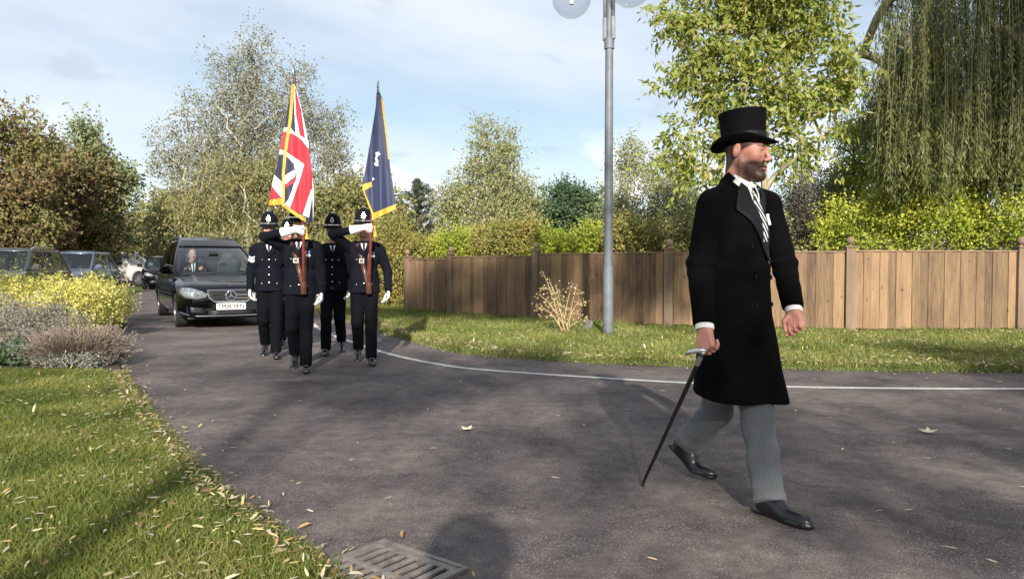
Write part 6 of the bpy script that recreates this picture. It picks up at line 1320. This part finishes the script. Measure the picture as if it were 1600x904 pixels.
for sole, fy, pt, tb in ((soleL, fyL, 0., 0.), (soleR, fyR, ptR, .45)):
    c = sole.copy(); sh = obj('shoe', sdf_mesh('shoe', lambda Q: shoe_sdf(Q, c, fy, pt, tb, 1.03), c-.32, c+.34, .005), shoem, hero)
    Rm = np.asarray(rotz(fy)@roty(pt), float); mb = MB()
    for k in range(4):
        x = .040+k*.016; zz = .104-k*.0105; mb.tube([tuple(c+1.03*(Rm@np.array([x, y, zz-abs(y)*.35]))) for y in (-.016, 0, .016)], .0028, 6)
    mb.build('laces', trimm, sh, smooth=True)
# top hat
hatm = mat('hat_silk', (.002, .002, .0025), .8, var=.2, spec=.10); M = (Matrix.Rotation(hy, 3, 'Z')@Matrix.Rotation(R(-4), 3, 'Y')@Matrix.Rotation(R(-1), 3, 'X'))
hc_ = hd+np.array([0, 0, .026])+np.asarray(rotz(hy), float)@np.array([-.010, 0, 0]); hat = MB().lathe([(.078, -.004), (.128, .004), (.139, .012), (.140, .018), (.132, .016), (.099, .010), (.095, .020), (.0935, .055), (.0945, .10), (.0980, .145), (.101, .170), (.100, .176), (.091, .180), (.01, .182)], (0, 0, 0), 48, M, 1.22, .99, bend=lambda x, y, r: (.030*min(1, (abs(y)/.13))**2.2 if r > .11 else 0)-(.014*(abs(x)/.15)**2 if r > .11 else 0)).build('top_hat', hatm, hero, smooth='auto', loc=hc_)
MB().lathe([(.0945, .014), (.0985, .016), (.0965, .058), (.0925, .060)], (0, 0, 0), 48, M, 1.22, .99).build('hat_band', satin, hat, smooth='auto')
# cane
cw = Rw@cane_top+HB3; tip = cane_tip_w.copy(); tip[2] = .012; ca = thing('walking_cane', 'slim black cane with silver handle held by the man in the top hat', 'cane', (tip[0], tip[1], 0))
rel = cw-np.array([tip[0], tip[1], 0]); tp = np.array([0, 0, .012]); u = rel-tp; MB().tube([tuple(tp), tuple(tp+u*.5), tuple(rel)], [.0085, .0105, .0125], 14).build('shaft', mat('cane_black', (.006, .006, .006), .25, coat=.5), ca, smooth='auto')
MB().tube([tuple(tp-[0, 0, .010]), tuple(tp+u*.02)], .010, 12).build('rubber_tip', rubber, ca); un = u/np.linalg.norm(u)
MB().tube([tuple(rel-un*.075), tuple(rel-un*.03)], .0145, 14).build('silver_collar', silver, ca, smooth='auto')
hw_ = np.array([-.95, .2, 0.]); pts_ = [rel-un*.03, rel, rel+un*.012+hw_*.012, rel+un*.012+hw_*.035, rel+un*.004+hw_*.062, rel-un*.012+hw_*.075]; pts_ = [rel+un*.010-hw_*.016, rel+un*.016-hw_*.006]+[rel+un*.018+hw_*.008, ]+pts_[3:]
MB().tube([tuple(p) for p in pts_], [.008, .011, .0125, .012, .011, .007], 12).tube([tuple(rel-un*.03), tuple(rel+un*.016)], .0125, 12).build('handle', silver, ca, smooth=True)

# ------------------------------------------------------------------ the hearse driver
dh = thing('person', 'bald driver in white shirt and black tie behind the windscreen of the hearse', 'person'); Rh_ = np.asarray(rotz(ha), float); dl_ = np.array([hc[0]-.05, hc[1], float(terr(hc[0], hc[1]))])+Rh_@np.array([X0-2.62, -.38, 0.])
dh.location = tuple(dl_); dh.rotation_euler = (0, 0, ha); hdd = np.array([0, 0, 1.46]); 
fD = lambda Q: smin(head_sdf(Q-hdd.astype(np.float32)), cone(Q, hdd+[-.03, 0, -.06], hdd+[-.045, 0, -.2], .06, .07), .03)
me = join_np('body', [polygonize(fD, hdd-[.17, .14, .26], hdd+[.17, .14, .17], .005)]); paint_face(me, lambda Q: Q-hdd.astype(np.float32), beard=.1)
Hs = [hand_prims((.36, s*.17, 1.14), (.5, -s*.5, .45), (.5, 0, -.8), s, .9, 1.05) for s in (-1, 1)]; hm = [polygonize(lambda Q, pr=pr: hand_sdf(Q, pr), *bb(pr, .03), .006) for pr in Hs]; me2 = join_np('hands', hm)
bm = bmesh.new(); bm.from_mesh(me); bm.from_mesh(me2); bm.to_mesh(me); bm.free(); me.polygons.foreach_set('use_smooth', [True]*len(me.polygons)); obj('body', me, skinmat('skin_driver', (.62, .36, .28)), dh)
def suitD(Q):
    d = ell(Q, (-.02, 0, 1.05), (.15, .21, .30))
    for s in (-1, 1): d = smin(d, cone(Q, (-.02, s*.05, 1.24), (-.01, s*.18, 1.20), .07, .075), .05); d = smin(d, cone(Q, (-.01, s*.2, 1.19), (.10, s*.27, 1.00), .06, .055), .03); d = smin(d, cone(Q, (.10, s*.27, 1.0), (.36, s*.17, 1.13), .052, .042), .02)
    return smax(d, Q[:, 2]-1.30, .01)
obj('jacket', sdf_mesh('jacket', suitD, [-.3, -.4, .82], [.5, .4, 1.36], .012), blackcloth, dh)
patch('shirt_front', suitD, [(-.05, 1.28), (-.02, 1.05), (.02, 1.05), (.05, 1.28)], shirtm, dh, .4, -1, .004, 2); patch('tie', suitD, [(-.014, 1.28), (-.016, 1.06), (.016, 1.06), (.014, 1.28)], tiem, dh, .4, -1, .01, 2)
for s in (-1, 1): MB().tube([(.30, s*.19, 1.10), (.355, s*.172, 1.135)], .046, 14).build('shirt_cuff', shirtm, dh)

# ------------------------------------------------------------------ the photographer, whose shadow falls into the picture
ph = thing('person', 'unseen photographer in a dark jacket, hood added to widen the shadow, just behind the camera', 'person', (-.05, -.56, 0), R(90)); ph.scale = (1.05, 1.15, 1.06); hp_ = np.array([.02, 0, 1.60])  # body stretched and widened to shape its cast shadow
def bodyP(Q):
    d = smin(head_sdf(Q-hp_.astype(np.float32)), cone(Q, hp_+[-.03, 0, -.06], (-.02, 0, 1.36), .06, .07), .03)
    d = smin(d, ell(Q, (0, 0, 1.18), (.12, .19, .28)), .05); d = smin(d, ell(Q, (0, 0, .9), (.13, .17, .16)), .05)
    for s in (-1, 1):
        d = smin(d, cone(Q, (0, s*.19, 1.36), (.02, s*.24, 1.10), .06, .05), .05); d = smin(d, cone(Q, (.02, s*.24, 1.10), (.22, s*.09, 1.12), .048, .035), .02); d = smin(d, leg_sdf(Q, (0, s*.1, .88), (.01, s*.11, .48), (0, s*.12, .08), (.1, .07, .05), .045), .04); d = smin(d, shoe_sdf(Q, (0, s*.12, .003), s*.1, 0), .02)
    return d
PR = [hand_prims((.22, s*.09, 1.12), (.6, -s*.6, .35), (.6, s*.2, .2), s, .6) for s in (-1, 1)]
me = join_np('body', [polygonize(bodyP, [-.2, -.35, -.01], [.34, .35, 1.76], .013)]+[polygonize(lambda Q, pr=pr: hand_sdf(Q, pr), *bb(pr, .03), .006) for pr in PR]); obj('body', me, skinmat('skin_plain', (.5, .3, .22)), ph)
def jackP(Q):
    d = smin(ell(Q, (0, 0, 1.15), (.145, .21, .30)), ell(Q, (0, 0, .93), (.15, .19, .17)), .06)
    for s in (-1, 1): d = smin(d, cone(Q, (0, s*.19, 1.36), (.02, s*.24, 1.10), .076, .062), .05); d = smin(d, cone(Q, (.02, s*.24, 1.10), (.21, s*.095, 1.12), .06, .045), .02)
    d = smin(d, smax(ell(Q, (-.035, 0, 1.60), (.15, .165, .20)), -ell(Q, (.09, 0, 1.60), (.13, .085, .13)), .02), .08)  # hood added to broaden the head of the shadow
    return smax(d, .80-Q[:, 2], .01)
obj('jacket', sdf_mesh('jacket', jackP, [-.25, -.38, .75], [.32, .38, 1.86], .014), navy, ph)
